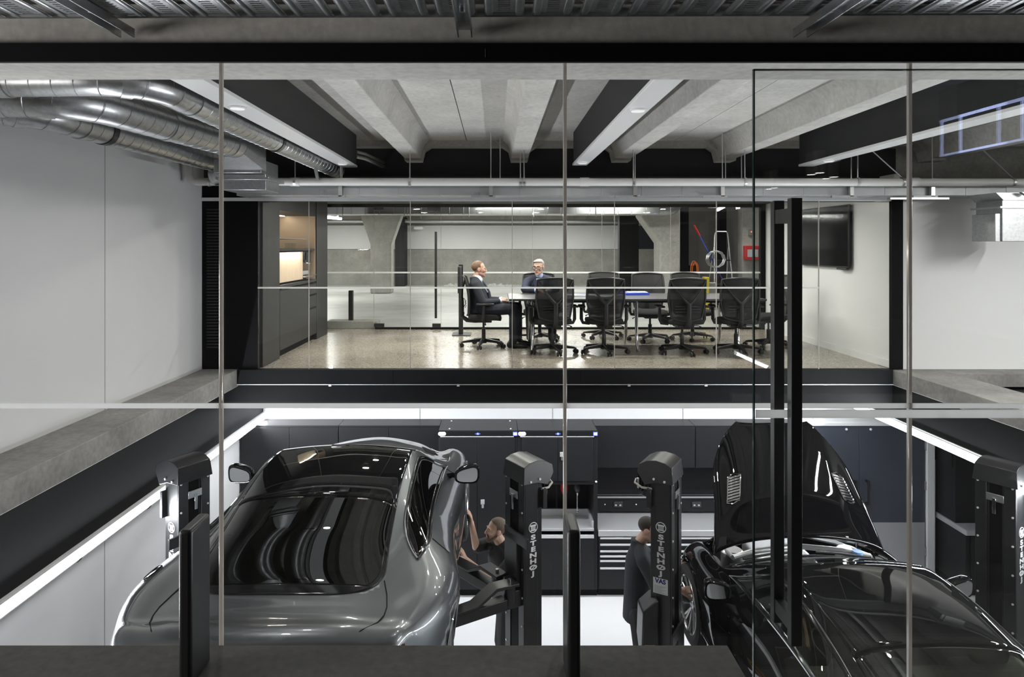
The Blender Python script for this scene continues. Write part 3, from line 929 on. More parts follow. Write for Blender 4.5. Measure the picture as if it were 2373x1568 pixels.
# --- lamps: workshop strip lights and the gallery's downlights
t = thing('strip_light', 'long white strip light under the black fascia by the white workshop wall', 'strip light', (-3.2, 6, -0.9), group='workshop strip lights')
MB().box(-3.27, -3.20, 2.7, 9.46, -0.955, -0.868).build('diffuser', T['led'], t)
MB().box(-3.275, -3.195, 2.7, 9.46, -0.868, -0.845).build('housing', T['white_gloss'], t)
t = thing('strip_light', 'long white strip light under the fascia by the blue doors', 'strip light', (4.7, 6, -0.6), group='workshop strip lights')
MB().box(4.69, 4.76, 2.7, 9.38, -0.675, -0.592).build('diffuser', T['led'], t)
MB().box(4.685, 4.765, 2.7, 9.38, -0.592, -0.57).build('housing', T['white_gloss'], t)
t = thing('conduit_pipe', 'white pipe with dark clips below the strip light on the workshop wall', 'pipe', (-3.34, 6, -1.02))
MB().tube([(-3.345, 2.7, -1.03), (-3.345, 9.3, -1.03), (-3.37, 9.42, -1.03)], 0.036, 16).build('pipe', T['pvc'], t, angle=60)
for y in (4.5, 5.45, 6.55, 7.8, 9.0):
    MB().cyl((-3.345, y - 0.012, -1.03), (-3.345, y + 0.012, -1.03), 0.042, n=16).build('pipe_clip', T['black_metal'], t, label='dark clip')
for i, (lx, ly) in enumerate(((4.75, -5.2), (5.26, -5.8), (5.04, -2.48), (5.45, -2.8), (5.15, -7.8))):
    l = thing('gallery_light', 'round recessed downlight in the gallery ceiling', 'ceiling light', (lx, ly, 2.52), group='gallery downlights')
    b = MB(); b.lathe([(0, 2.525), (0.07, 2.525), (0.07, 2.56), (0, 2.56)], MX.Translation((lx, ly, 0)), 24); b.build('lens', T['lens_gallery'], l)
    b = MB(); b.lathe([(0.07, 2.52), (0.085, 2.52), (0.085, 2.85), (0.07, 2.85)], MX.Translation((lx, ly, 0)), 24); b.build('housing', T['white_gloss'], l)
# cool lit display frame in the gallery (seen only as a reflection in the glass)
t = thing('lit_frame', 'cool blue-white lit frame on the gallery side', 'light', (4.0, -0.7, 2.25))
T['led_blue'] = mat('cool_blue_led', (0.5, 0.6, 0.9), 0.4, emit=(0.5, 0.58, 1.0), es=7.0)
b = MB()
b.box(3.98, 4.0, -1.05, -0.28, 2.555, 2.575); b.box(3.98, 4.0, -1.05, -0.28, 2.25, 2.265); b.box(3.985, 4.0, -1.05, -1.04, 2.25, 2.57); b.box(3.985, 4.0, -0.36, -0.35, 2.25, 2.57)
b.build('light_tube', T['led_blue'], t)
MB().box(4.0, 4.03, -1.1, -0.2, 2.0, 2.85).build('back_box', T['black'], t)
for sx, y0, y1 in ((6.2, 3.4, 5.8), (7.0, 3.2, 5.6)):  # unseen housings added to go with the linear lamps over the far void
    t = thing('added_linear_light', 'added linear light housing over the far side of the void, out of view', 'ceiling light', (sx, (y0 + y1) / 2, 2.31), group='added linear lights over the far void')
    MB().box(sx - 0.07, sx + 0.07, y0, y1, 2.312, 2.36).build('housing', T['white_gloss'], t, 0.004)
    for y in (y0 + 0.3, y1 - 0.3):
        MB().cyl((sx, y, 2.36), (sx, y, 2.72), 0.006, n=8).build('rod', T['zinc'], t)
# ================================================================== MEETING ROOM
# --- dark joinery with a lit coffee niche, along the plane x = JXF
JXF = -2.78
t = thing('joinery_cabinet', 'tall dark-stained joinery wall with a warmly lit niche', 'cabinet', (-3.1, 9.6, 0))
MB().box(-3.42, JXF, 8.16, 8.80, 0.0, 2.2).build('end_panel', T['joinery'], t, 0.002)
MB().box(-3.42, JXF, 10.62, 11.30, 0.0, 2.2).build('end_panel', T['joinery'], t, 0.002)
MB().box(-3.42, JXF - 0.012, 8.805, 10.615, 1.915, 2.2).build('door', T['joinery'], t, 0.002, label='long flap door over the niche')
MB().box(-3.42, JXF - 0.06, 8.17, 11.29, 0.0, 0.09).build('plinth', T['black'], t)
b = MB()
b.box(-3.40, -3.36, 8.80, 10.62, 0.94, 1.915)
b.box(-3.40, JXF - 0.02, 8.80, 8.82, 0.94, 1.915)
b.box(-3.40, JXF - 0.02, 10.60, 10.62, 0.94, 1.915)
b.build('niche_lining', T['bronze'], t, label='warm bronze-toned lining')
MB().box(-3.36, -2.83, 8.822, 10.03, 0.965, 1.37).build('timber_panel', T['timber'], t, 0.002, label='pale timber door inside the niche')
MB().box(-3.36, JXF - 0.02, 8.82, 10.60, 1.385, 1.41).build('shelf', T['joinery'], t, 0.001)
MB().box(-3.40, JXF - 0.005, 8.80, 10.62, 0.90, 0.94).build('counter', T['joinery'], t, 0.002)
for y0, y1, z0, z1 in ((8.81, 10.13, 0.10, 0.885), (10.14, 10.61, 0.72, 0.885), (10.14, 10.61, 0.52, 0.71), (10.14, 10.61, 0.10, 0.51)):
    nm = 'door' if (y0 < 9 or z0 < 0.2) else 'drawer'
    p = MB().box(-3.40, JXF, y0, y1, z0, z1).build(nm, T['joinery'], t, 0.002)
    MB().box(JXF - 0.004, JXF + 0.002, y0 + 0.01, y1 - 0.01, z1 - 0.014, z1 - 0.004).build('finger_pull', T['black'], p, label='black recessed grip')
MB().box(-3.30, -3.24, 8.9, 10.5, 1.905, 1.914).build('niche_light', T['led_warm'], t, label='warm strip lamp')
lamp('niche_lamp', 'AREA', (-3.22, 9.25, 1.88), 75, 0.06, None, (R(-22), R(-12), 0), WARM, R(65))
lamp('niche_lamp', 'AREA', (-2.80, 9.4, 1.375), 9, 0.03, 1.0, (0, R(-20), 0), WARM)
# glass display shelf with cups
t = thing('glass_tray', 'clear glass tray box on the upper shelf of the lit niche', 'tray', (-3.0, 9.4, 1.41))
b = MB()
b.box(-3.28, -2.86, 8.88, 8.884, 1.41, 1.55); b.box(-3.28, -2.86, 10.28, 10.284, 1.41, 1.55); b.box(-3.28, -3.27, 8.88, 10.29, 1.41, 1.55)
b.build('side', T['glass'], t, smooth=False)
MB().box(-3.29, -2.85, 8.87, 10.30, 1.55, 1.556).build('lid', T['steel'], t, 0.001)
for y in (9.75, 9.92, 10.08):
    c = thing('espresso_glass', 'small clear glass standing upside down under the tray lid in the niche', 'glass', (-2.98, y, 1.41), group='glasses in the niche')
    MB().lathe([(0, 0.0), (0.028, 0.0), (0.036, 0.085), (0.033, 0.085), (0.026, 0.005), (0, 0.005)], None, 20).build('cup', T['glass'], c, world=False)
# coffee machine
t = thing('coffee_machine', 'black and chrome coffee machine at the far end of the niche counter', 'coffee machine', (-2.98, 10.28, 0.94))
MB().box(-3.25, -2.86, 10.10, 10.46, 1.02, 1.08).build('base', T['steel'], t, 0.005)
MB().box(-3.25, -3.05, 10.12, 10.44, 1.08, 1.38).build('body', T['plastic'], t, 0.01)
MB().box(-3.25, -2.84, 10.10, 10.46, 1.24, 1.375).build('head', T['plastic'], t, 0.012)
MB().box(-2.845, -2.825, 10.20, 10.44, 1.20, 1.36, None).build('control_panel', T['tv'], t, 0.006)
MB().tube([(-2.86, 10.2, 1.24), (-2.84, 10.2, 1.20), (-2.80, 10.24, 1.185), (-2.77, 10.28, 1.18)], [0.02, 0.016, 0.012, 0.010]).build('portafilter', T['chrome'], t, label='chrome handle')
MB().box(-3.05, -2.80, 10.08, 10.48, 0.985, 1.0).build('drip_tray', T['steel'], t, 0.003)
MB().tube([(-2.80, 10.08, 0.99), (-2.76, 10.1, 1.0), (-2.75, 10.46, 1.015), (-2.80, 10.48, 0.99)], 0.006).build('rail', T['chrome'], t)
MB().box(-3.25, -2.9, 10.1, 10.46, 0.94, 1.02).build('foot', T['black_metal'], t)

# --- wall screen
t = thing('wall_screen', 'large black flat screen on the white meeting room wall', 'screen', (4.66, 9.7, 1.17))
MB().box(4.635, 4.66, 8.96, 10.42, 1.165, 2.0).build('casing', T['plastic'], t, 0.004)
MB().box(4.632, 4.636, 8.975, 10.405, 1.18, 1.988).build('display', T['tv'], t)
MB().box(4.66, 4.70, 9.3, 10.0, 1.3, 1.8).build('bracket', T['black_metal'], t)
MB().box(4.62, 4.66, 9.0, 9.25, 1.135, 1.165).build('sound_bar', T['plastic'], t, 0.004)

# --- ceiling downlights
for i, mx in enumerate((-1.53, -0.33, 0.87, 2.05, 3.25)):
    for j, my in enumerate((9.2, 10.6)):
        l = thing('recessed_light', 'small round downlight in the black meeting room ceiling', 'ceiling light', (mx, my, 2.17), group='downlights in the black meeting room ceiling')
        b = MB(); b.lathe([(0, 2.173), (0.062, 2.173), (0.062, 2.178), (0, 2.178)], MX.Translation((mx, my, 0)), 20); b.build('lens', T['lens_hot'], l)
        b = MB(); b.lathe([(0.062, 2.17), (0.075, 2.17), (0.075, 2.18), (0.062, 2.18)], MX.Translation((mx, my, 0)), 20); b.build('trim_ring', T['white_gloss'], l)

# --- conference table
TZ = 0.745
t = thing('conference_table', 'long dark grey conference table on chrome legs', 'table', (1.9, 9.65, 0))
MB().box(0.18, 3.62, 9.10, 10.22, TZ - 0.028, TZ).build('table_top', T['table'], t, 0.004)
for x in (0.50, 1.92, 3.3):
    for s in (-1, 1):
        MB().tube([(x, 9.66 + s * 0.36, TZ - 0.03), (x, 9.66 + s * 0.37, 0.30), (x, 9.66 + s * 0.40, 0.10), (x, 9.66 + s * 0.47, 0.02)], [0.022, 0.022, 0.022, 0.018], 12).build('leg', T['chrome'], t, label='chrome leg', angle=60)
    MB().box(x - 0.03, x + 0.03, 9.28, 10.04, TZ - 0.06, TZ - 0.028).build('rail', T['black_metal'], t)
MB().box(0.5, 3.3, 9.6, 9.7, TZ - 0.09, TZ - 0.04).build('cable_tray', T['black_metal'], t)

def sheet(name, lab, cat, x, y, w, d, rot, m, h=0.004, z=TZ, group=None):
    b = MB().box(-w / 2, w / 2, -d / 2, d / 2, 0, h, MX.Translation((x, y, z + 0.001)) @ rz(rot))
    return tag(b.build(name, m), lab, cat, group)
sheet('paper_pad', 'white writing pad lying on the dark table beside the man with glasses', 'paper', 1.22, 9.75, 0.30, 0.42, 80, T['paper'], 0.012)
sheet('paper_sheet', 'single white sheet half under the coloured brochure on the table', 'paper', 1.52, 9.60, 0.21, 0.30, 30, T['paper'])
o = sheet('ballpoint_pen', 'thin blue pen on the white writing pad', 'pen', 1.22, 9.72, 0.14, 0.008, 20, T['blue'], 0.008, TZ + 0.012)
T['brochure'] = mat('coloured_print', (0.5, 0.3, 0.4), 0.4)
nt = T['brochure'].node_tree
vo = nt.nodes.new('ShaderNodeTexVoronoi'); vo.inputs['Scale'].default_value = 18
hs = nt.nodes.new('ShaderNodeHueSaturation'); hs.inputs['Saturation'].default_value = 0.6; hs.inputs['Value'].default_value = 0.7
nt.links.new(vo.outputs['Color'], hs.inputs['Color']); nt.links.new(hs.outputs['Color'], nt.nodes['Principled BSDF'].inputs['Base Color'])
sheet('brochure', 'colourfully printed brochure on the table behind the middle chair', 'brochure', 1.68, 9.78, 0.30, 0.21, 8, T['brochure'], 0.005)
sheet('document_folder', 'blue document folder on the table beside the middle chair', 'folder', 2.02, 9.95, 0.36, 0.28, 12, T['blue'], 0.03)
o = MB().box(1.93, 2.20, 9.85, 10.06, TZ + 0.032, TZ + 0.04).build('paper_stack', T['paper'])
tag(o, 'thin stack of paper lying on the blue folder', 'paper')

# --- floor stand with a display seen edge-on
t = thing('display_stand', 'black display on a floor stand, seen edge-on behind the seated man', 'display', (-0.56, 11.3, 0))
MB().box(-0.60, -0.53, 11.15, 11.25, 0.012, 1.15).build('column', T['black_metal'], t, 0.003)
MB().box(-0.70, -0.40, 11.0, 11.45, 0.0, 0.014).build('base_plate', T['black_metal'], t, 0.003)
MB().box(-0.60, -0.55, 10.85, 11.55, 0.70, 1.12).build('screen_casing', T['plastic'], t, 0.006)
b = MB()
b.tube([(-0.55, 11.2, 0.62), (-0.50, 11.2, 0.58), (-0.49, 11.2, 0.50), (-0.53, 11.2, 0.44), (-0.55, 11.2, 0.42)], 0.006)
b.tube([(-0.55, 11.2, 0.40), (-0.51, 11.2, 0.36), (-0.52, 11.2, 0.30), (-0.55, 11.2, 0.28)], 0.006)
b.build('cable', T['plastic'], t)

# --- task chairs. prototype faces +y
def make_chair(name, label, group):
    t = thing(name, label, 'chair', (0, 0, 0), 0, group)
    kw = dict(world=False)
    P = T['plastic']
    # star base
    MB().lathe([(0, 0.055), (0.045, 0.055), (0.05, 0.10), (0.032, 0.13), (0, 0.13)], None, 20).build('base_hub', P, t, **kw)
    for k in range(5):
        a = R(72 * k - 90 + 8)
        d = V((math.cos(a), math.sin(a), 0))
        b = MB()
        m = MX.Rotation(a, 4, 'Z')
        prof = [(0.03, 0.075), (0.30, 0.062), (0.315, 0.075), (0.30, 0.088), (0.03, 0.125)]
        A = [b.bm.verts.new(m @ V((u, -(0.028 - u * 0.035), z))) for u, z in prof]
        B = [b.bm.verts.new(m @ V((u, (0.028 - u * 0.035), z))) for u, z in prof]
        b.bm.faces.new(A); b.bm.faces.new(B[::-1])
        for i in range(5):
            j = (i + 1) % 5
            b.bm.faces.new((A[i], B[i], B[j], A[j]))
        b.build('base_leg', P, t, 0.004, **kw)
        c = d * 0.315
        b = MB()
        s = MX.Rotation(a + R(35 * (k % 3)), 4, 'Z')
        for sx in (-1, 1):
            b.cyl(c + s @ V((0, sx * 0.012, 0)) + V((0, 0, 0.030)), c + s @ V((0, sx * 0.030, 0)) + V((0, 0, 0.030)), 0.030, n=18)
        b.cyl(c + V((0, 0, 0.03)), c + V((0, 0, 0.075)), 0.010, n=10)
        b.build('caster', P, t, 0.003, **kw)
    b = MB(); b.cyl((0, 0, 0.12), (0, 0, 0.26), 0.028, n=18); b.cyl((0, 0, 0.26), (0, 0, 0.37), 0.016, n=14)
    b.build('gas_column', P, t, **kw)
    b = MB(); b.box(-0.10, 0.10, -0.16, 0.12, 0.355, 0.40); b.build('mechanism', P, t, 0.012, **kw)
    MB().tube([(0.08, 0.02, 0.375), (0.24, 0.03, 0.365), (0.27, 0.03, 0.345)], [0.006, 0.006, 0.012]).build('lever', P, t, **kw)
    # cushion
    b = MB()
    n = 28
    for lev, (sx, sy, z) in enumerate(((0.215, 0.21, 0.40), (0.245, 0.235, 0.415), (0.252, 0.242, 0.445), (0.245, 0.235, 0.468), (0.20, 0.19, 0.478))):
        pass
    rings = []
    for sx, sy, z in ((0.20, 0.19, 0.40), (0.243, 0.233, 0.412), (0.252, 0.242, 0.445), (0.243, 0.233, 0.47), (0.19, 0.18, 0.480)):
        ring = []
        for i in range(n):
            a = 2 * PI * i / n
            c, s = math.cos(a), math.sin(a)
            e = 0.42
            x = sx * math.copysign(abs(c) ** e, c); y = sy * math.copysign(abs(s) ** e, s) + 0.02
            zz = z - (0.03 * max(0, (y - 0.12) / 0.14) ** 2)
            ring.append(b.bm.verts.new((x, y, zz)))
        rings.append(ring)
    for A, B in zip(rings, rings[1:]):
        for i in range(n):
            j = (i + 1) % n
            b.bm.faces.new((A[i], A[j], B[j], B[i]))
    b.bm.faces.new(rings[0][::-1]); b.bm.faces.new(rings[-1])
    b.build('seat', T['fabric'], t, angle=50, **kw)
    # back: outer frame, weave, Y spine
    def bp(u, v):
        """point on the back surface: u -1..1 across, v 0..1 up"""
        z = 0.50 + 0.52 * v
        hw = 0.205 + 0.045 * min(1, v * 2.2) - 0.03 * max(0, v - 0.55)
        y = -0.235 - 0.065 * v - 0.03 * math.sin(v * PI) * -1 - 0.035 * (u * u) * -1
        return V((hw * u, y, z))
    loop = []
    for i in range(13):
        loop.append(bp(-1, i / 12 * 0.97 + 0.0))
    for i in range(1, 12):
        u = -1 + 2 * i / 12
        loop.append(bp(u, 0.97) + V((0, 0, 0.022 * (1 - u * u))))
    for i in range(13):
        loop.append(bp(1, (12 - i) / 12 * 0.97))
    for i in range(1, 12):
        u = 1 - 2 * i / 12
        loop.append(bp(u, 0.0) + V((0, 0, -0.045 * (1 - u * u))))
    MB().tube(loop, 0.0135, 8, True).build('back_frame', P, t, angle=60, **kw)
    b = MB()
    nu, nv = 12, 14
    g = [[b.bm.verts.new(bp(-1 + 2 * i / nu, j / nv * 0.985) + V((0, 0, (0.02 * (1 - (-1 + 2 * i / nu) ** 2)) * (j / nv) - (0.04 * (1 - (-1 + 2 * i / nu) ** 2)) * (1 - j / nv)))) for i in range(nu + 1)] for j in range(nv + 1)]
    for j in range(nv):
        for i in range(nu):
            b.bm.faces.new((g[j][i], g[j][i + 1], g[j + 1][i + 1], g[j + 1][i]))
    b.build('back_weave', T['weave'], t, solid=0.004, label='see-through black mesh', **kw)
    MB().box(-0.24, 0.24, -0.335, -0.318, 0.955, 0.998).build('top_band', T['fabric'], t, 0.008, **kw) if False else None
    b = MB()
    y0 = -0.035
    b.tube([V((0, -0.10, 0.375)), V((0, -0.24, 0.385)), V((0, -0.315, 0.44)), V((0, -0.315, 0.60)), V((0, -0.315, 0.70))], [0.034, 0.034, 0.034, 0.032, 0.028], 8)
    for s in (-1, 1):
        b.tube([V((0, -0.315, 0.68)), V((s * 0.05, -0.318, 0.73)), V((s * 0.13, -0.312, 0.83)), bp(s * 0.86, 0.86) + V((0, -0.02, 0)), bp(s * 0.97, 0.95)], [0.024, 0.020, 0.014, 0.012, 0.010], 8)
    b.build('spine', P, t, angle=60, label='Y-shaped back support', **kw)
    b = MB()
    for j in range(3):
        z = 0.575 + j * 0.035
        b.box(-0.17, 0.17, -0.262, -0.254, z, z + 0.014)
    b.build('lumbar_bar', P, t, 0.003, **kw)
    for s in (-1, 1):
        a = MB().tube([(s * 0.19, 0.0, 0.40), (s * 0.285, 0.0, 0.41), (s * 0.305, 0.0, 0.46), (s * 0.305, 0.01, 0.62)], [0.022, 0.022, 0.024, 0.020], 8).build('armrest', P, t, angle=60, **kw)
        MB().box(s * 0.30 - 0.045, s * 0.30 + 0.045, -0.10, 0.15, 0.62, 0.648).build('arm_pad', P, a, 0.012, 3, **kw)
    return t

chair0 = make_chair('task_chair', 'black mesh task chair in which the man in profile sits', 'task chairs around the conference table')
chair0.location = (-0.17, 9.85, 0)
chair0.rotation_euler = (0, 0, R(-90))
spots = [
    (0.775, 9.28, 4, 'black mesh task chair with its back to us, before the man with glasses'),
    (1.475, 9.28, -3, 'black mesh task chair with its back to us, second along the near side'),
    (2.53, 9.25, 2, 'black mesh task chair with its back to us, third along the near side'),
    (3.27, 9.28, -6, 'black mesh task chair with its back to us, last along the near side'),
    (0.68, 10.48, 180, 'black mesh task chair in which the man with glasses sits'),
    (1.70, 10.80, 168, 'black task chair whose headrest shows behind the second near chair'),
    (2.36, 10.42, 176, 'black mesh task chair facing us before the pale column'),
    (3.06, 10.6, 190, 'black mesh task chair facing us beside the orange leads'),
    (3.92, 9.80, 100, 'black mesh task chair at the table end near the glass door handles'),
]
for x, y, a, l in spots:
    c = copy_tree(chair0)
    c.location = (x, y, 0)
    c.rotation_euler = (0, 0, R(a))
    c['label'] = l

# ================================================================== CAR PARK THINGS
t = thing('square_duct', 'ribbed galvanised duct crossing the car park ceiling', 'duct', (0, 14.5, 2.1))
b = MB(); s2 = MB()
x = -4.2
while x < 3.3:
    b.box(x, x + 0.29, 14.3, 14.75, 2.115, 2.30)
    s2.box(x - 0.012, x + 0.004, 14.295, 14.755, 2.11, 2.305)
    x += 0.294
b.build('casing', T['zinc'], t, 0.012); s2.build('seam', T['zinc'], t)
MB().tube(resample(arc_path([(3.3, 14.5, 2.20), (3.85, 14.5, 2.20), (3.9, 14.5, 2.55)], 8, 0.22), 0.03), 0.10, 22).build('elbow', T['galv'], t, angle=60)
for x in (-3.2, -1.9, -0.55, 0.8, 2.1):
    MB().cyl((x, 14.27, 2.06), (x, 14.27, 2.88), 0.008, n=8).build('rod', T['zinc'], t)
t = thing('ceiling_pipe', 'grey pipe running along the car park wall above the white boarding', 'pipe', (0, 24.8, 2.3))
MB().tube([(-8, 24.8, 2.36), (6, 24.8, 2.34)], 0.07, 14).build('pipe', T['galv'], t, angle=60)
for i in range(9):
    x = -7.2 + i * 1.5
    MB().cyl((x, 24.8, 2.44), (x, 24.8, 2.9), 0.02, n=8).build('rod', T['zinc'], t)
o = MB().box(-3.0, -2.66, 24.95, 25.44, 2.06, 2.18).build('air_unit', T['white_gloss'], None, 0.03)
tag(o, 'small white unit by the pipe beyond the glass door', 'air unit')
for (x, y, z, dx, dy, lab) in ((-4.35, 18.2, 2.20, 0.12, 0.5, 'bright tube light left of the flared column'), (5.05, 15.3, 2.30, 0.16, 0.7, 'bright tube light in front of the stepladder bay'),
                           (6.7, 16.45, 2.10, 0.12, 0.25, 'short tube light by the red cabinet')):
    t = thing('tube_light', lab, 'tube light', (x, y, z), group='car park tube lights')
    MB().cyl((x - dx, y - dy, z), (x + dx, y + dy, z), 0.035, n=12).build('tube', T['lens_hot'], t)
    MB().box(x - 0.06, x + 0.06, y - dy, y + dy, z + 0.04, z + 0.09).build('housing', T['white_gloss'], t)
    MB().cyl((x, y, z + 0.09), (x, y, 2.515 if x > 4 else 2.90), 0.008, n=8).build('rod', T['zinc'], t)
# overhead tray and pipes of the bay
t = thing('overhead_tray', 'bright cable tray under the white bay ceiling', 'cable tray', (6, 15.3, 2.3))
for dy in (0, 0.1, 0.2):
    MB().tube([(5.4, 15.1 + dy, 2.30), (8.5, 15.4 + dy, 2.38)], 0.03, 10).build('pipe', T['galv'], t)
# stepladder
t = thing('stepladder', 'grey metal stepladder standing in the grey bay', 'stepladder', (5.35, 16.0, 0))
for s in (-1, 1):
    MB().tube([(5.3 + s * 0.24, 15.75, 0.0), (5.3 + s * 0.17, 15.98, 1.45), (5.3 + s * 0.15, 16.0, 1.72)], 0.016, 8).build('rail', T['galv'], t)
    MB().tube([(5.3 + s * 0.24, 16.45, 0.0), (5.3 + s * 0.17, 16.02, 1.42)], 0.014, 8).build('rear_leg', T['galv'], t)
MB().tube([(5.15, 16.0, 1.70), (5.16, 16.0, 1.76), (5.20, 16.0, 1.79), (5.40, 16.0, 1.79), (5.44, 16.0, 1.76), (5.45, 16.0, 1.70)], 0.016, 8).build('top_hoop', T['galv'], t)
for i in range(4):
    f = (i + 1) / 5
    MB().box(5.3 - 0.22 + 0.06 * f, 5.3 + 0.22 - 0.06 * f, 15.75 + 0.23 * f - 0.05, 15.75 + 0.23 * f + 0.05, 1.40 * f - 0.012, 1.40 * f + 0.012).build('tread', T['plastic'], t)
o = thing('coiled_hose', 'coil of grey hose hung on the stepladder', 'hose', (5.25, 15.8, 1.0), group=None)
MB().tube([(5.05 + 0.20 * math.cos(2.1 * PI * i / 10) + 0.02 * (i // 10), 15.74, 1.15 + 0.19 * math.sin(2.1 * PI * i / 10)) for i in range(40)], 0.012, 6).build('hose', T['galv'], o)
for (p0, p1, lab) in (((4.63, 15.9, 1.58 + 0.35), (5.65, 16.1, 0.11), 'blue broom pole with red grip leaning across the stepladder'), ((6.42, 15.6, 1.90), (6.62, 15.6, 0.11), 'blue pole with red grip leaning beside the red cabinet')):
    t = thing('broom', lab, 'broom', p1)
    p0, p1 = V(p0), V(p1)
    MB().cyl(p0.lerp(p1, 0.13), p1, 0.014, n=8).build('pole', T['blue'], t, label='blue pole')
    MB().cyl(p0, p0.lerp(p1, 0.13), 0.022, n=8).build('grip', T['red'], t, label='red grip')
    MB().cbox(p1 - V((0, 0, 0.05)), (0.30, 0.05, 0.10)).build('brush', T['plastic'], t, 0.01)
t = thing('hose_cabinet', 'red fire hose cabinet on the grey pier', 'cabinet', (6.15, 16.2, 1.15))
MB().box(5.95, 6.30, 16.25, 16.40, 1.12, 1.46).build('body', T['red'], t, 0.01)
MB().box(6.0, 6.25, 16.24, 16.25, 1.19, 1.37).build('panel', T['grey_ink'], t)
t = thing('alarm_box', 'small grey alarm box with a red light above the red cabinet', 'alarm', (6.1, 16.3, 1.75))
MB().box(6.07, 6.17, 16.32, 16.40, 1.70, 1.86).build('body', T['grey_wall'], t, 0.005)
MB().ball((6.12, 16.315, 1.79), 0.014, 10).build('lamp', mat('red_lamp', (0.8, 0.05, 0.03), 0.4, emit=(1, 0.08, 0.05), es=4), t)
# materials stacked at the bay
t = thing('orange_lead', 'bundle of orange extension lead hanging behind the far chairs', 'lead', (4.45, 15.6, 0.7))
T['orange'] = mat('orange_rubber', (0.75, 0.16, 0.02), 0.5)
for k2 in range(4):
    MB().tube([(4.42 + 0.05 * math.sin(k2) + 0.07 * math.cos(2 * PI * i / 14), 15.2 + 0.03 * k2, 0.92 + 0.20 * math.sin(2 * PI * i / 14) - 0.03 * k2) for i in range(14)], 0.011, 6, True).build('loop', T['orange'], t)
MB().box(4.35, 4.5, 15.25, 15.4, 0.0, 1.02).build('hook_post', T['black_metal'], t)
for i, (x, w, h, m, lab) in enumerate(((4.75, 0.27, 0.62, T['grey_ink'], 'pale grey tub behind the far chairs'), (4.58, 0.16, 0.48, T['blue'], 'blue tub beside the orange lead'), (4.66, 0.10, 0.76, T['yellow'], 'small yellow box by the grey tub'))):
    o = MB().box(x, x + w, 15.5 - (i == 2) * 0.32, 15.73 - (i == 2) * 0.32, 0.0, h).build('storage_tub', m, None, 0.015)
    tag(o, lab, 'tub')
T['sheet'] = mat('clear_plastic_sheet', (0.50, 0.50, 0.47), 0.25)
# plastic sheet heaps on the car park floor
for i, (x, y, sx, lab) in enumerate(((-1.45, 24.9, 0.9, 'crumpled clear plastic sheet on the floor behind the door handle'), (0.15, 24.8, 1.9, 'crumpled plastic sheet along the wall behind the seated men'))):
    b = MB()
    n = 26
    rows = []
    for j in range(7):
        rows.append([b.bm.verts.new((x + sx * (a / n - 0.5), y - 0.25 + 0.5 * j / 6, 0.002 + (0.03 + 0.09 * random.random() ** 2) * math.sin(PI * j / 6) * abs(math.sin(PI * a / n)) ** 0.5)) for a in range(n + 1)])
    for j in range(6):
        for a in range(n):
            b.bm.faces.new((rows[j][a], rows[j][a + 1], rows[j + 1][a + 1], rows[j + 1][a]))
    o = b.build('plastic_sheet', T['sheet'], angle=10)
    tag(o, lab, 'plastic sheet')
# ================================================================== WORKSHOP
CY = 8.85            # cabinet fronts
WY = 9.47            # back wall
def key_lock(parent, x, y, z):
    b = MB().box(x - 0.025, x + 0.025, y - 0.008, y, z - 0.012, z + 0.05)
    o = b.build('lock', T['steel'], parent, 0.003)
    MB().box(x - 0.012, x + 0.016, y - 0.03, y - 0.008, z - 0.05, z - 0.005).build('key', T['chrome'], o)

# tall cabinets beside the white wall (shallow)
for x0, x1, lab in ((WX0 + 0.02, -2.095, 'tall black cabinet in the corner by the white pipe'), (-2.09, -0.745, 'tall black cabinet behind the grey car roof')):
    t = thing('tall_cabinet', lab, 'cabinet', ((x0 + x1) / 2, 9.3, FZ), group='tall black cabinets')
    MB().box(x0, x1, 9.12, WY - 0.003, FZ + 0.10, -0.945).build('carcass', T['cabinet_black'], t, 0.002)
    MB().box(x0, x1, 9.18, WY - 0.003, FZ, FZ + 0.10).build('plinth', T['black_panel'], t)
    xm = (x0 + x1) / 2
    for a, b2 in ((x0 + 0.004, xm - 0.003), (xm + 0.003, x1 - 0.004)):
        MB().box(a, b2, 9.10, 9.12, FZ + 0.11, -0.97).build('door', T['cabinet_black'], t, 0.003)
# central units with lit header bars
def header(x0, x1, t):
    h = MB().box(x0, x1, CY - 0.03, CY + 0.02, -1.004, -0.945).build('header', T['black'], t, 0.002)
    MB().box(x0 + 0.03, x1 - 0.05, CY - 0.034, CY - 0.02, -1.016, -1.006).build('light_rail', T['alu'], h, label='bright rail')
    b = MB(); b.prism([(x0 + 0.03 + 0.027 * math.cos(a) + (0.045 if math.cos(a) > 0 else -0.0), -0.973 + 0.024 * math.sin(a)) for a in [2 * PI * i / 20 for i in range(20)]], 'y', CY - 0.036, CY - 0.03)
    b.build('lamp', T['white_lit'], h, label='white pill-shaped lamp')
    xm = (x0 + x1) / 2
    MB().prism([(xm - 0.038, -0.974), (xm, -0.992), (xm + 0.038, -0.974), (xm, -0.956)], 'y', CY - 0.035, CY - 0.03).build('badge', T['blue_lit'], h, label='blue diamond badge')
    o = text_mesh('badge_mark', 'M', 0.022, T['white_lit'], MX.Translation((xm, CY - 0.036, -0.974)) @ MX.Rotation(R(90), 4, 'X'), None, 0.0005)
    o.parent = h; o.location = -wl(h)
    MB().box(x1 - 0.062, x1 - 0.004, CY - 0.035, CY - 0.03, -1.0, -0.948).build('end_badge', T['blue_lit'], h, 0.003, label='square blue badge')
    MB().box(x1 - 0.053, x1 - 0.013, CY - 0.037, CY - 0.034, -0.990, -0.958).build('end_badge_centre', T['white_lit'], h, 0.002)
t = thing('tool_cabinet', 'tall black twin-door cabinet under the first lit header, by the bearded worker', 'cabinet', (-0.2, 9.1, FZ))
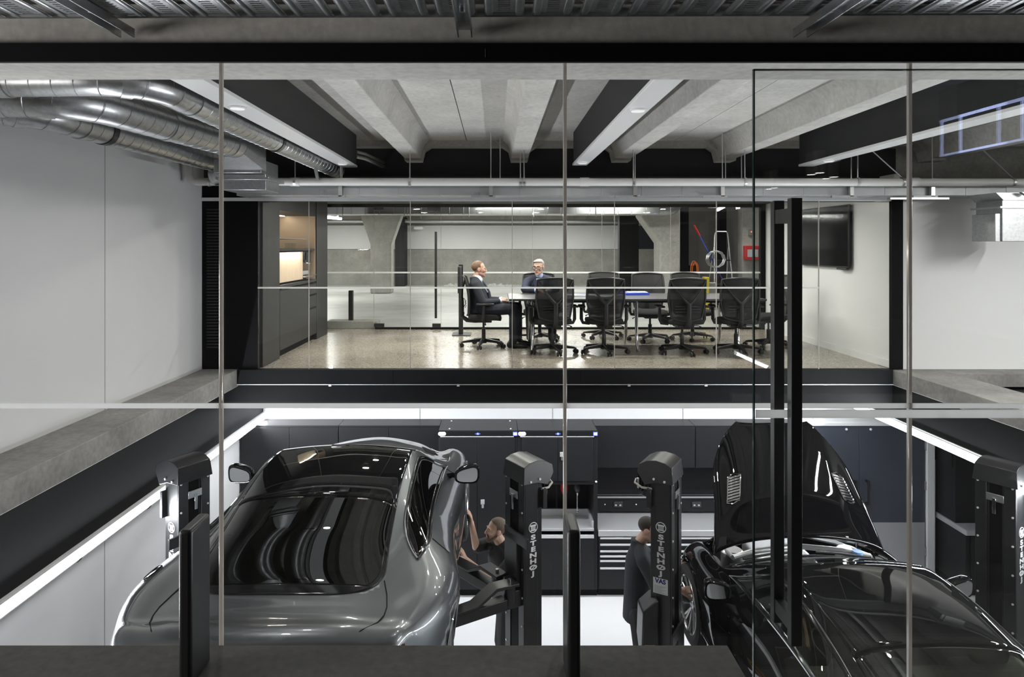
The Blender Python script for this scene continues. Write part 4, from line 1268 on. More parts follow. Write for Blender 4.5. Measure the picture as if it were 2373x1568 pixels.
MB().box(-0.738, 0.288, CY, WY - 0.003, FZ + 0.10, -0.945).build('carcass', T['cabinet_black'], t, 0.002)
MB().box(-0.738, 0.288, CY + 0.05, WY - 0.003, FZ, FZ + 0.10).build('plinth', T['black_panel'], t)
for a, b2 in ((-0.725, -0.238), (-0.232, 0.245)):
    p = MB().box(a, b2, CY - 0.022, CY, FZ + 0.11, -1.03).build('door', T['cabinet_black'], t, 0.003)
    if a > -0.5:
        key_lock(p, -0.165, CY - 0.022, -1.875)
header(-0.742, 0.288, t)
for x in (-0.60, 0.20):
    for y in (8.95, 9.35):
        b = MB(); b.lathe([(0, 0), (0.012, 0), (0.008, 0.008), (0, 0.009)], MX.Translation((x, y, -0.945)), 10); b.build('cap_screw', T['white_gloss'], t)
t = thing('tool_cabinet', 'black cabinet with open tool bay under the second lit header', 'cabinet', (0.8, 9.1, FZ))
MB().box(0.292, 1.325, CY, WY - 0.003, -1.60, -0.945).build('carcass', T['cabinet_black'], t, 0.002)
for a, b2 in ((0.345, 0.805), (0.811, 1.26)):
    p = MB().box(a, b2, CY - 0.022, CY, -1.585, -1.03).build('door', T['cabinet_black'], t, 0.003)
    if a > 0.5:
        key_lock(p, 0.86, CY - 0.022, -1.26)
b = MB(); b.box(0.292, 0.335, CY, WY, FZ + 0.1, -1.60); b.box(1.275, 1.325, CY, WY, FZ + 0.1, -1.60); b.box(0.335, 1.275, WY - 0.03, WY, -2.2, -1.60); b.box(0.335, 1.275, CY, WY, -1.64, -1.60)
b.build('side_panel', T['cabinet_black'], t, 0.002)
MB().box(0.335, 1.275, CY - 0.02, WY - 0.03, -2.235, -2.20).build('worktop', T['steel'], t, 0.003)
b = MB(); b.box(0.335, 1.275, 9.25, 9.28, -2.20, -2.11); b.box(1.25, 1.275, CY, 9.28, -2.2, -2.11); b.build('upstand', T['steel'], t, 0.003)
MB().box(0.335, 1.275, CY - 0.03, CY, -2.325, -2.285).build('handle_rail', T['alu'], t, 0.002, label='bright aluminium rail')
MB().box(0.335, 1.275, CY - 0.022, WY, FZ + 0.11, -2.33).build('door', T['cabinet_black'], t, 0.003)
MB().box(0.292, 1.325, CY + 0.05, WY - 0.003, FZ, FZ + 0.10).build('plinth', T['black_panel'], t)
header(0.292, 1.325, t)
o = MB(); o.ball((1.325 - 0.02, CY - 0.008, -1.60), 0.014, 10); o.build('cap_screw', T['white_gloss'], t)
# reels hanging in the tool bay
t = thing('hose_reel', 'red retractable reel hanging in the open tool bay', 'reel', (0.93, 9.25, -2.0), group='reels in the tool bay')
b = MB(); b.ball((0.93, 9.2, -1.80), (0.055, 0.05, 0.10), 16); b.build('housing', T['red'], t)
MB().tube([(0.93, 9.2, -1.7), (0.93, 9.2, -1.64)], 0.012).build('hanger', T['black_metal'], t)
t = thing('hose_reel', 'dark retractable reel with chrome nozzle hanging in the open tool bay', 'reel', (1.10, 9.2, -2.0), group='reels in the tool bay')
b = MB(); b.ball((1.10, 9.15, -1.78), (0.055, 0.05, 0.075), 16); b.build('housing', T['plastic'], t)
MB().cyl((1.10, 9.15, -1.85), (1.10, 9.15, -1.89), 0.022, 0.012, 12).build('collar', T['chrome'], t)
MB().cyl((1.10, 9.15, -1.89), (1.10, 9.15, -2.10), 0.009, n=10).build('nozzle', T['chrome'], t)
MB().ball((1.10, 9.15, -2.11), 0.016, 10).build('tip', T['chrome'], t)
MB().tube([(1.10, 9.15, -1.71), (1.10, 9.15, -1.64)], 0.014).build('hanger', T['black_metal'], t)

# wall cabinets and steel bench
for x0, x1, lab in ((1.33, 2.66, 'long black wall cabinet above the steel bench'), (2.665, 3.30, 'short black wall cabinet beside the raised bonnet'), (3.305, 4.05, 'black wall cabinet behind the raised bonnet')):
    t = thing('overhead_cabinet', lab, 'cabinet', ((x0 + x1) / 2, 9.3, -1.5), group='black wall cabinets')
    MB().box(x0, x1, 9.11, WY - 0.003, -1.505, -0.945).build('carcass', T['cabinet_black'], t, 0.002)
    MB().box(x0 + 0.003, x1 - 0.003, 9.09, 9.11, -1.50, -0.965).build('door', T['cabinet_black'], t, 0.003)
o = MB().box(1.33, 4.05, 9.44, WY - 0.001, -1.98, -1.505).build('back_panel', T['cabinet_black'])
tag(o, 'black wall panel between the wall cabinets and the steel bench', 'panel')
t = thing('outlet_rail', 'black power rail along the back of the steel bench', 'rail', (2.7, 9.4, -2.2))
MB().box(1.33, 4.05, 9.36, 9.44, -2.19, -1.99).build('rail', T['cabinet_black'], t, 0.004)
MB().box(1.33, 4.05, 9.34, 9.38, -1.996, -1.985).build('lip', T['steel'], t)
for x in (1.68, 2.755):
    o = MB().box(x - 0.062, x + 0.062, 9.345, 9.362, -2.125, -2.05).build('power_outlet', T['socket'], t, 0.003, label='double power outlet')
    for dx in (-0.03, 0.03):
        MB().box(x + dx - 0.012, x + dx + 0.012, 9.342, 9.347, -2.105, -2.085).build('socket', T['grey_ink'], o)
for x in (1.50, 1.93, 2.4):
    MB().ball((x, 9.358, -2.09), 0.010, 8).build('screw', T['white_gloss'], t)
t = thing('workbench', 'long stainless steel workbench with drawers under the wall cabinets', 'workbench', (2.7, 9.15, FZ))
MB().box(1.33, 4.05, CY - 0.03, 9.44, -2.25, -2.22).build('worktop', T['steel'], t, 0.004)
MB().box(1.33, 4.05, CY - 0.035, CY - 0.02, -2.30, -2.222).build('front_edge', T['steel'], t, 0.006, label='bright rounded steel front edge')
MB().box(1.335, 4.05, CY + 0.01, 9.44, FZ + 0.10, -2.26).build('carcass', T['cabinet_black'], t)
MB().box(1.335, 4.05, CY + 0.06, 9.44, FZ, FZ + 0.10).build('plinth', T['black_panel'], t)
zz = [-2.30, -2.385, -2.475, -2.535, -2.595, -2.665, -2.76]
zt = [-2.315, -2.395, -2.485, -2.545, -2.605, -2.68, -2.98]
for col, (x0, x1) in enumerate(((1.345, 2.20), (2.21, 3.1), (3.11, 4.0))):
    tops = [-2.31, -2.395, -2.48, -2.545, -2.605, -2.70, -2.99]
    for i in range(6):
        d = MB().box(x0, x1, CY - 0.012, CY + 0.01, tops[i + 1] + 0.006, tops[i]).build('drawer', T['cabinet_black'], t, 0.002)
        MB().box(x0 + 0.01, x1 - 0.01, CY - 0.03, CY - 0.010, tops[i] - 0.026, tops[i] - 0.004).build('handle', T['alu'], d, 0.002, label='bright aluminium grip rail')

# blue double door
dr = thing('door_3', 'slate blue double door with grey kick plates in the back wall', 'door', (5.05, 9.47, FZ), kind='structure')
for x0, x1, s in ((4.08, 5.02, 1), (5.025, 5.93, -1)):
    l = MB().box(x0, x1, 9.42, 9.47, FZ + 0.01, -1.03).build('leaf', T['blue_door'], dr, 0.003)
    MB().box(x0 + 0.01, x1 - 0.01, 9.413, 9.421, FZ + 0.02, -2.36).build('kick_plate', T['steel'], l, label='brushed steel kick plate')
    hx = x1 - 0.10 if s > 0 else x0 + 0.10
    hx = 4.955 if s > 0 else 5.115
    MB().box(hx - 0.012, hx + 0.012, 9.345, 9.365, -2.10, -1.76).build('handle', T['black_metal'], l, 0.003, label='dark pull handle')
    for z in (-2.09, -1.785):
        MB().box(hx - 0.012, hx + 0.012, 9.36, 9.42, z - 0.012, z + 0.014).build('handle_stem', T['black_metal'], l)
    MB().ball((x1 - 0.18 if s > 0 else x0 + 0.15, 9.41, -1.075), 0.018, 10).build('stop', T['white_gloss'], l)
b = MB(); b.box(5.94, 6.04, 9.38, 9.48, FZ, -0.98); b.box(4.06, 6.04, 9.40, 9.48, -1.025, -0.98)
b.build('frame', T['white_gloss'], dr, 0.003, label='white door frame')
for z in (-1.30, -1.85, -2.75):
    MB().box(5.915, 5.95, 9.40, 9.42, z - 0.06, z + 0.06).build('hinge', T['zinc'], dr, 0.003)
# corner bench
t = thing('workbench', 'corner steel-topped workbench beyond the blue double door', 'workbench', (6.8, 9.1, FZ))
MB().box(6.09, WX1 - 0.01, CY - 0.03, 9.46, -2.25, -2.22).build('worktop', T['steel'], t, 0.004)
MB().box(6.085, WX1 - 0.01, CY - 0.035, CY - 0.02, -2.29, -2.222).build('front_edge', T['steel'], t, 0.006, label='bright steel front edge')
MB().box(6.08, 6.10, CY - 0.03, 9.46, -2.29, -2.222).build('side_edge', T['steel'], t, 0.004)
MB().box(6.10, WX1 - 0.01, CY, 9.46, FZ + 0.1, -2.26).build('carcass', T['cabinet_black'], t)
MB().box(6.10, WX1 - 0.01, CY + 0.05, 9.46, FZ, FZ + 0.1).build('plinth', T['black_panel'], t)
for x0, x1 in ((6.16, 6.85), (6.86, 7.55)):
    MB().box(x0, x1, CY - 0.018, CY, FZ + 0.11, -2.30).build('door', T['cabinet_black'], t, 0.003)
for z in (-2.36, -2.68):
    MB().ball((6.84, CY - 0.02, z), 0.016, 10).build('knob', T['white_gloss'], t)
t = thing('overhead_cabinet', 'black wall cabinet above the corner bench', 'cabinet', (6.8, 9.3, -1.5), group='black wall cabinets')
MB().box(6.09, WX1 - 0.01, 9.11, 9.46, -1.505, -0.945).build('carcass', T['cabinet_black'], t, 0.002)
MB().box(6.3, WX1 - 0.02, 9.09, 9.11, -1.50, -0.965).build('door', T['cabinet_black'], t, 0.003)
MB().box(6.10, 6.50, 9.05, 9.46, -2.22, -0.93).build('side_panel', T['cabinet_black'], t, 0.002)
t = thing('outlet_rail', 'black power rail along the back of the corner bench', 'rail', (6.9, 9.4, -2.2))
MB().box(6.50, WX1 - 0.01, 9.38, 9.46, -2.19, -1.50).build('rail', T['cabinet_black'], t, 0.004)
o = MB().box(6.60, 6.73, 9.365, 9.382, -2.125, -2.045).build('power_outlet', T['socket'], t, 0.003, label='double power outlet')
for dx in (-0.03, 0.03):
    MB().box(6.665 + dx - 0.012, 6.665 + dx + 0.012, 9.36, 9.367, -2.105, -2.08).build('socket', T['grey_ink'], o)

# --- two-post car lifts. Prototype: column at origin, inner face towards -x, text on +x... then turned.
def lift_post(lab, x, y, mirror, phi, extras, arms_h):
    """mirror=+1: inner face to -x (post on the +x side of its car); -1: the reverse"""
    t = thing('lift_post', lab, 'car lift', (x, y, FZ), 0, 'columns of the two car lifts')
    s = mirror
    Mx = MX.Translation((x, y, FZ)) @ MX.Rotation(R(phi) * s, 4, 'Z') @ MX.Diagonal((s, 1, 1, 1))
    kw = {}
    H = 2.62
    a, b2 = 0.30, 0.15      # a along y (inner face width), b along x
    m = MB(); m.box(-b2 / 2, b2 / 2 - 0.02, -a / 2, a / 2, 0, H, Mx); m.box(-b2 / 2 + 0.02, b2 / 2 + 0.02, -a / 2 + 0.004, a / 2 - 0.004, 0, H, Mx)
    m.build('column', T['lift_black'], t, 0.004)
    # inner face: two flanges and a cover strip in the slot
    m = MB(); m.box(-b2 / 2 - 0.012, -b2 / 2, -a / 2, -a / 2 + 0.085, 0, H, Mx); m.box(-b2 / 2 - 0.012, -b2 / 2, a / 2 - 0.085, a / 2, 0, H, Mx)
    m.build('guide_flange', T['lift_black'], t, 0.003)
    MB().box(-b2 / 2 - 0.004, -b2 / 2 + 0.001, -0.045, 0.045, 0.05, H, Mx).build('cover_strip', T['black'], t)
    m = MB()
    for yy in (-a / 2 + 0.022, a / 2 - 0.022):
        for i in range(11):
            z = 0.22 + i * 0.235
            m.cyl(Mx @ V((-b2 / 2 - 0.012, yy, z)), Mx @ V((-b2 / 2 - 0.018, yy, z)), 0.0085, n=8)
    m.build('screw', T['white_gloss'], t, label='pale screw heads')
    m = MB(); m.box(-b2 / 2 - 0.02, -b2 / 2 - 0.01, -0.065, 0.065, H - 0.19, H - 0.13, Mx)
    g = m.build('latch_plate', T['zinc'], t, 0.002)
    MB().box(-b2 / 2 - 0.035, -b2 / 2 - 0.02, -0.014, 0.014, H - 0.29, H - 0.16, Mx).build('latch', T['chrome'], g, 0.003)
    # base plate
    MB().box(-0.22, 0.22, -0.25, 0.25, 0, 0.025, Mx).build('base_plate', T['lift_black'], t, 0.004)
    # head cover: arched along x, tapered
    m = MB()
    prof = [(-0.100, 2.575), (-0.086, 2.712), (-0.03, 2.742), (0.05, 2.755), (0.13, 2.742), (0.195, 2.705), (0.205, 2.64), (0.14, 2.545), (0.04, 2.575)]
    A = []; B = []
    for u, z in prof:
        k = (z - 2.545) / 0.21
        hw = 0.172 - 0.022 * k
        A.append(m.bm.verts.new(Mx @ V((u, -hw, z)))); B.append(m.bm.verts.new(Mx @ V((u, hw, z))))
    m.bm.faces.new(A); m.bm.faces.new(B[::-1])
    for i in range(len(prof)):
        j = (i + 1) % len(prof)
        m.bm.faces.new((A[i], B[i], B[j], A[j]))
    c = m.build('head_cover', T['lift_black'], t, 0.004, angle=25)
    m = MB()
    for u, z in ((-0.03, 2.565), (0.06, 2.575)):
        m.cyl(Mx @ V((u, -0.168, z + 0.03)), Mx @ V((u, -0.176, z + 0.03)), 0.010, n=8)
    m.build('cover_screw', T['white_gloss'], c)
    if 'motor' in extras:
        mm = MB()
        mm.cyl(Mx @ V((0.15, 0.0, 2.41)), Mx @ V((0.15, 0.0, 2.62)), 0.085, n=20)
        mo = mm.build('motor', T['lift_black'], t, 0.01)
        m = MB()
        for i in range(16):
            aa = 2 * PI * i / 16
            m.box(0.083, 0.097, -0.003, 0.003, 2.46, 2.60, Mx @ MX.Translation((0.15, 0, 0)) @ MX.Rotation(aa, 4, 'Z'))
        m.build('cooling_fin', T['black'], mo)
        MB().box(0.08, 0.12, -0.19, -0.11, 2.36, 2.52, Mx).build('motor_bracket', T['lift_black'], t, 0.004)
        MB().cyl(Mx @ V((0.15, -0.03, 2.42)), Mx @ V((0.15, -0.03, 2.30)), 0.009, n=8).build('drain_chain', T['zinc'], mo)
        MB().box(0.205, 0.245, -0.05, 0.03, 2.46, 2.55, Mx).build('capacitor', T['zinc'], mo, 0.006)
        MB().tube([Mx @ V(p) for p in ((0.08, -0.17, 2.52), (0.18, -0.12, 2.50), (0.26, -0.06, 2.51), (0.27, 0.0, 2.52), (0.23, 0.03, 2.53))], 0.009).build('cable', T['cable'], mo)
    if 'bracket' in extras:
        MB().box(b2 / 2 + 0.0, b2 / 2 + 0.03, -0.19, -0.10, 2.28, 2.50, Mx).build('side_bracket', T['lift_black'], t, 0.003)
    # lettering on the outer side face (the -y face, before turning)
    if 'text' in extras:
        face = MX.Translation((x, y, FZ)) @ MX.Rotation(R(phi) * s, 4, 'Z')
        cx = s * 0.005
        fy = -a / 2 - 0.0015
        zc = 2.205
        def glyph(nm, body, size, z, mtl=T['white_ink'], dep=0.001, bold=0.003, xo=0.0):
            o = text_mesh(nm, body, size, mtl, face @ MX.Translation((cx + xo, fy, z)) @ MX.Rotation(R(90), 4, 'X'), None, dep, 'CENTER', bold)
            o.parent = t; o.location = -wl(t)
            return o
        m = MB()
        m.tube([face @ V((cx + 0.041 * math.cos(2 * PI * i / 28), fy, zc + 0.041 * math.sin(2 * PI * i / 28))) for i in range(28)], 0.0035, 6, True)
        m.box(-0.026, 0.026, -0.001, 0.001, -0.028, -0.020, face @ MX.Translation((cx, fy, zc)))
        for q in (-0.018, -0.006, 0.006, 0.018):
            m.box(q - 0.0035, q + 0.0035, -0.001, 0.001, -0.022, 0.010, face @ MX.Translation((cx, fy, zc)))
        m.box(-0.028, 0.028, -0.001, 0.001, 0.010, 0.022, face @ MX.Translation((cx, fy, zc)))
        m.build('emblem', T['white_ink'], t, label='round white emblem')
        for i, ch in enumerate('STENHOJ'):
            if ch == 'O':      # the stroke of the \u00d8
                MB().box(-0.0045, 0.0045, -0.0012, 0.0012, -0.027, 0.027, face @ MX.Translation((cx, fy, zc - 0.082 - i * 0.0505)) @ MX.Rotation(R(48), 4, 'Y')).build('lettering', T['white_ink'], t)
            o = text_mesh('lettering', ch, 0.053, T['white_ink'], face @ MX.Translation((cx, fy, zc - 0.082 - i * 0.0505)) @ MX.Rotation(R(90), 4, 'X') @ MX.Diagonal((1.75, 1, 1, 1)), None, 0.001, 'CENTER', 0.0022)
            o.parent = t; o.location = -wl(t)
        if 'plate' in extras:
            pl = MB().box(-0.062, 0.062, -0.001, 0.001, -0.065, 0.065, face @ MX.Translation((cx - 0.004, fy, zc - 0.49))).build('data_plate', T['paper'], t, label='white data plate')
            o = text_mesh('plate_text', 'VAS', 0.052, T['ink'], face @ MX.Translation((cx - 0.004, fy - 0.002, zc - 0.45)) @ MX.Rotation(R(90), 4, 'X'), None, 0.0005, 'CENTER', 0.002)
            o.parent = pl; o.location = -wl(pl)
            m = MB()
            for q in range(7):
                m.box(-0.052, 0.052 - 0.02 * (q % 3), -0.0005, 0.0005, -0.0012, 0.0012, face @ MX.Translation((cx - 0.004, fy - 0.002, zc - 0.49 - q * 0.009)))
            m.build('plate_line', T['grey_ink'], pl)
    if 'control' in extras:
        cb = MB().prism([(-0.10, 1.10), (0.02, 1.10), (0.02, 1.62), (-0.02, 1.60), (-0.11, 1.52), (-0.12, 1.25)], 'y', -0.12, 0.10, MX.Translation((x - 0.13, y - 0.06, FZ))).build('control_box', T['lift_black'], t, 0.012)
        MB().box(-0.045, 0.045, -0.004, 0.0, -0.055, 0.055, MX.Translation((x - 0.185, y - 0.18, FZ + 1.20))).build('switch_plate', T['yellow'], cb, 0.002, label='yellow switch plate')
        MB().cyl((x - 0.185, y - 0.184, FZ + 1.195), (x - 0.185, y - 0.215, FZ + 1.195), 0.036, n=20).build('switch', T['red'], cb, 0.004, label='red rotary switch')
    if 'pipe' in extras:
        px = extras['pipe']
        b = MB(); b.tube([(x + px, y - 0.19, FZ + 0.05), (x + px, y - 0.19, FZ + 1.00), (x + px + 0.0, y - 0.19, FZ + 1.10), (x + px - 0.02 * s, y - 0.16, FZ + 1.16)], 0.012, 10)
        b.build('pipe', T['pvc'], t, angle=60)
        b = MB(); b.cyl((x + px, y - 0.19, FZ + 0.86), (x + px, y - 0.19, FZ + 1.0), 0.017, n=12); b.box(x + px - 0.03, x + px + 0.04, y - 0.20, y - 0.17, FZ + 0.70, FZ + 0.735)
        b.build('pipe_coupling', T['chrome'], t)
    # carriage and swing arms
    if arms_h:
        m = MB(); m.box(-b2 / 2 - 0.05, -b2 / 2 - 0.012, -0.10, 0.10, arms_h - 0.16, arms_h + 0.42, Mx); m.box(-b2 / 2 - 0.16, -b2 / 2 - 0.012, -0.12, 0.12, arms_h - 0.16, arms_h - 0.02, Mx)
        ca = m.build('carriage', T['lift_black'], t, 0.006)
        m = MB(); m.box(-b2 / 2 - 0.05, -b2 / 2 - 0.03, -0.26, 0.10, arms_h + 0.36, arms_h + 0.45, Mx); m.build('guard_plate', T['lift_black'], ca, 0.003)
        for sgn, yend, xend in ((-1, -0.12, -0.78), (1, 0.78, -0.32)):
            p0 = V((-b2 / 2 - 0.12, sgn * 0.10, arms_h + 0.02)); p1 = V((xend, yend, arms_h - 0.06))
            arm = MB(); arm.cyl(Mx @ (p0 + V((0, 0, -0.14))), Mx @ (p0 + V((0, 0, 0.03))), 0.05, n=18)
            ar = arm.build('swing_arm', T['lift_black'], t, 0.004)
            d = (p1 - p0); L = d.length; ang = math.atan2(d.y, d.x)
            mm = Mx @ MX.Translation(p0) @ MX.Rotation(ang, 4, 'Z')
            m = MB(); m.prism([(-0.06, 0.035), (0.16, 0.05), (0.34, -0.045), (0.62, -0.055), (0.62, -0.075), (0.33, -0.065), (0.15, 0.02), (-0.06, 0.012)], 'y', -0.062, 0.062, mm)
            m.build('arm_top', T['lift_black'], ar, 0.004)
            m = MB(); m.box(0.05, L, -0.05, 0.05, -0.16, -0.075, mm); m.build('arm_beam', T['lift_black'], ar, 0.004)
            m = MB(); m.cyl(Mx @ (p1 + V((0, 0, -0.06))), Mx @ (p1 + V((0, 0, 0.10))), 0.055, n=18); m.build('lifting_pad', T['plastic'], ar)
            m = MB(); m.cyl(Mx @ (p0 + V((0, 0, 0.03))), Mx @ (p0 + V((0, 0, 0.065))), 0.014, n=10); m.build('pivot_pin', T['zinc'], ar)
    return t

lift_post('black lift column beside the white wall, partly behind the first fin post', -2.62, 5.82, -1, 30, {'text': 1, 'bracket': 1}, 1.72)
lift_post('black lift column beside the bearded worker, with motor and swing arms', 0.235, 5.82, 1, 30, {'text': 1, 'motor': 1, 'pipe': 0.145}, 1.72)
lift_post('black lift column with white data plate and red switch', 1.46, 5.82, -1, 30, {'text': 1, 'motor': 1, 'plate': 1, 'control': 1, 'pipe': -0.17}, 0.92)
lift_post('black lift column by the corner bench, beyond the black car', 4.23, 5.72, 1, 30, {'text': 1, 'bracket': 1}, 0.92)
t = thing('tap_pipe', 'chrome curved pipe end beside the lift column by the corner bench', 'pipe', (4.5, 5.9, FZ))
MB().tube([(4.43, 5.75, FZ + 0.3), (4.43, 5.75, FZ + 1.05), (4.47, 5.72, FZ + 1.14), (4.52, 5.70, FZ + 1.14), (4.55, 5.69, FZ + 1.08), (4.555, 5.69, FZ + 0.98)], 0.014, 10).build('pipe', T['chrome'], t, angle=60)
MB().cyl((4.555, 5.69, FZ + 0.88), (4.555, 5.69, FZ + 0.98), 0.020, n=12).build('nozzle', T['chrome'], t)
# ================================================================== CARS
# rails of the half body (x, z) at knots along the length y; surface runs across the rails
CK = [-2.12, -2.05, -1.80, -1.50, -1.10, -0.65, -0.20, 0.20, 0.55, 0.85, 1.30, 1.75, 2.10, 2.28]
CR = {
    'x7': [0] * 14, 'z7': [.80, .920, .935, .962, 1.10, 1.205, 1.25, 1.235, 1.11, .985, .95, .86, .72, .54],
    'x6': [.34, .37, .40, .40, .40, .41, .42, .42, .44, .44, .42, .38, .33, .28], 'z6': [.79, .912, .926, .952, 1.08, 1.18, 1.222, 1.207, 1.08, .955, .905, .815, .675, .51],
    'x5': [.48, .54, .60, .62, .595, .575, .57, .575, .64, .72, .66, .60, .52, .45], 'z5': [.78, .890, .905, .925, .992, 1.10, 1.165, 1.155, 1.03, .905, .835, .74, .62, .47],
    'x4': [.60, .665, .745, .80, .79, .76, .75, .755, .76, .785, .79, .74, .64, .55], 'z4': [.75, .865, .892, .908, .922, .925, .92, .91, .905, .89, .875, .775, .62, .45],
    'x3': [.64, .70, .81, .905, .948, .90, .865, .865, .875, .885, .892, .865, .76, .62], 'z3': [.70, .79, .81, .82, .805, .78, .77, .77, .77, .775, .79, .72, .58, .42],
    'x2': [.70, .76, .86, .935, .955, .915, .895, .90, .91, .912, .915, .89, .78, .64], 'z2': [.55, .58, .60, .60, .58, .56, .55, .55, .55, .56, .58, .54, .46, .36],
    'x1': [.68, .74, .83, .89, .90, .88, .87, .87, .88, .89, .90, .88, .77, .62], 'z1': [.36, .35, .32, .28, .25, .24, .23, .23, .23, .24, .26, .26, .26, .26],
    'x0': [.55, .60, .68, .73, .74, .73, .73, .73, .73, .74, .75, .73, .63, .50], 'z0': [.30, .25, .22, .20, .19, .18, .18, .18, .18, .18, .19, .20, .22, .24],
    'c': [.13, .11, .06, .02, 0, 0, 0, 0, 0, -.03, -.08, -.22, -.42, -.58],
}

def pchip(xs, ys, x):
    n = len(xs)
    if x <= xs[0]:
        return ys[0]
    if x >= xs[-1]:
        return ys[-1]
    i = 0
    while x > xs[i + 1]:
        i += 1
    def slope(k):
        if k == 0 or k == n - 1:
            a = 0 if k == 0 else n - 2
            return (ys[a + 1] - ys[a]) / (xs[a + 1] - xs[a])
        return 0.5 * ((ys[k] - ys[k - 1]) / (xs[k] - xs[k - 1]) + (ys[k + 1] - ys[k]) / (xs[k + 1] - xs[k]))
    h = xs[i + 1] - xs[i]
    s = (x - xs[i]) / h
    m0, m1 = slope(i) * h, slope(i + 1) * h
    return (2 * s**3 - 3 * s**2 + 1) * ys[i] + (s**3 - 2 * s**2 + s) * m0 + (-2 * s**3 + 3 * s**2) * ys[i + 1] + (s**3 - s**2) * m1

_cache = {}
def rails(y):
    k = round(y, 4)
    if k not in _cache:
        c = pchip(CK, CR['c'], y)
        pts = []
        for i in range(8):
            x = pchip(CK, CR['x%d' % i], y); z = pchip(CK, CR['z%d' % i], y)
            pts.append(V((x, y + c * (x / 0.9) ** 2, z)))
        _cache[k] = pts
    return _cache[k]

def surf(y, v, side=1, off=0.0):
    """v 0 (sill) .. 7 (centre line); side +1 right, -1 left"""
    p = rails(y)
    i = min(6, int(v)); s = v - i
    def g(k):
        if k < 0:
            return p[0] * 2 - p[1]
        if k > 7:
            q = p[6].copy(); q.x = -q.x
            return q
        return p[k]
    a, b, c, d = g(i - 1), g(i), g(i + 1), g(i + 2)
    q = 0.5 * ((2 * b) + (c - a) * s + (2 * a - 5 * b + 4 * c - d) * s * s + (3 * b - a - 3 * c + d) * s**3)
    if off:
        e = 0.02
        t1 = (surf(min(2.27, y + e), v, 1) - surf(max(-2.11, y - e), v, 1))
        t2 = (surf(y, min(7, v + e), 1) - surf(y, max(0, v - e), 1))
        n = t2.cross(t1)
        if n.length > 1e-9:
            n.normalize()
            if n.x < 0 and abs(n.x) > 0.3 or (abs(n.x) <= 0.3 and n.z < 0):
                n = -n
            if v > 6.97:
                n.x = 0
            q = q + n * off
    q = q.copy()
    q.x *= side
    return q

def patch(name, ys, vs, m, parent, off, side=1, both=False, th=0.006, inside=None, angle=40, label=None):
    """a sheet of the body surface; inside(y,v) trims it"""
    b = MB()
    cols = []
    if both:
        line = [(v, 1) for v in vs] + [(v, -1) for v in reversed(vs[:-1])]
    else:
        line = [(v, side) for v in vs]
    for y in ys:
        cols.append([b.bm.verts.new(surf(y, v, s, off)) for v, s in line])
    for i in range(len(ys) - 1):
        for j in range(len(line) - 1):
            ym = (ys[i] + ys[i + 1]) / 2; vm = (line[j][0] + line[j + 1][0]) / 2
            if inside is None or inside(ym, vm):
                b.bm.faces.new((cols[i][j], cols[i][j + 1], cols[i + 1][j + 1], cols[i + 1][j]))
    loose = [v for v in b.bm.verts if not v.link_faces]
    bmesh.ops.delete(b.bm, geom=loose, context='VERTS')
    return b.build(name, m, parent, world=False, solid=th, angle=angle, label=label, out=(0, 0, 0.2))

def lin(a, b, n):
    return [a + (b - a) * i / n for i in range(n + 1)]

def seamline(name, pts, parent, m, r=0.003, sides=(1,)):
    b = MB()
    for s in sides:
        b.tube([surf(y, v, s, 0.0015) for y, v in pts], r, 6)
    return b.build(name, m, parent, world=False)

AX_F, AX_R, WR = 1.30, -1.30, 0.345
# glazed openings: smooth limits in (y, v)
SC0, SC1 = -1.62, -0.785       # rear screen
def lim_screen(y):
    f = min(1.0, max(0.0, (y - SC0) / 0.26))
    return 5.34 + 1.2 * (1 - math.sqrt(1 - (1 - f) ** 2)) if f < 1 else 5.34
SW0, SW1 = -1.20, 0.66         # side window
def lim_side(y):
    f = (y - SW0) / (SW1 - SW0)
    a = min(1.0, max(0.0, f / 0.20)); c = min(1.0, max(0.0, (1 - f) / 0.36))
    top = 4.42 + 0.53 * math.sin(a * PI / 2) ** 0.8 if a < 1 else 4.95
    top = min(top, 4.08 + 0.87 * math.sin(c * PI / 2) ** 0.9)
    low = 4.42 - 0.34 * math.sin(a * PI / 2) if a < 1 else 4.08
    return low, max(top, low + 0.01)
def z_side(y, v):
    if not SW0 + 0.05 < y < SW1 - 0.08:
        return False
    lo, hi = lim_side(y)
    return lo + 0.07 < v < hi - 0.07
def z_screen_rear(y, v):
    return SC0 + 0.07 < y < SC1 and v > lim_screen(y) + 0.09
def z_roof(y, v):
    return v > 5.42 and SC1 <= y < 0.16
def z_shield(y, v):
    return v > 5.30 and 0.16 <= y < 0.82
def z_hood(y, v):
    return v > 4.62 and 0.87 < y < 1.98
def arch(y, z):
    return min(math.hypot(y - AX_F, z - WR), math.hypot(y - AX_R, z - WR + 0.0)) < 0.385

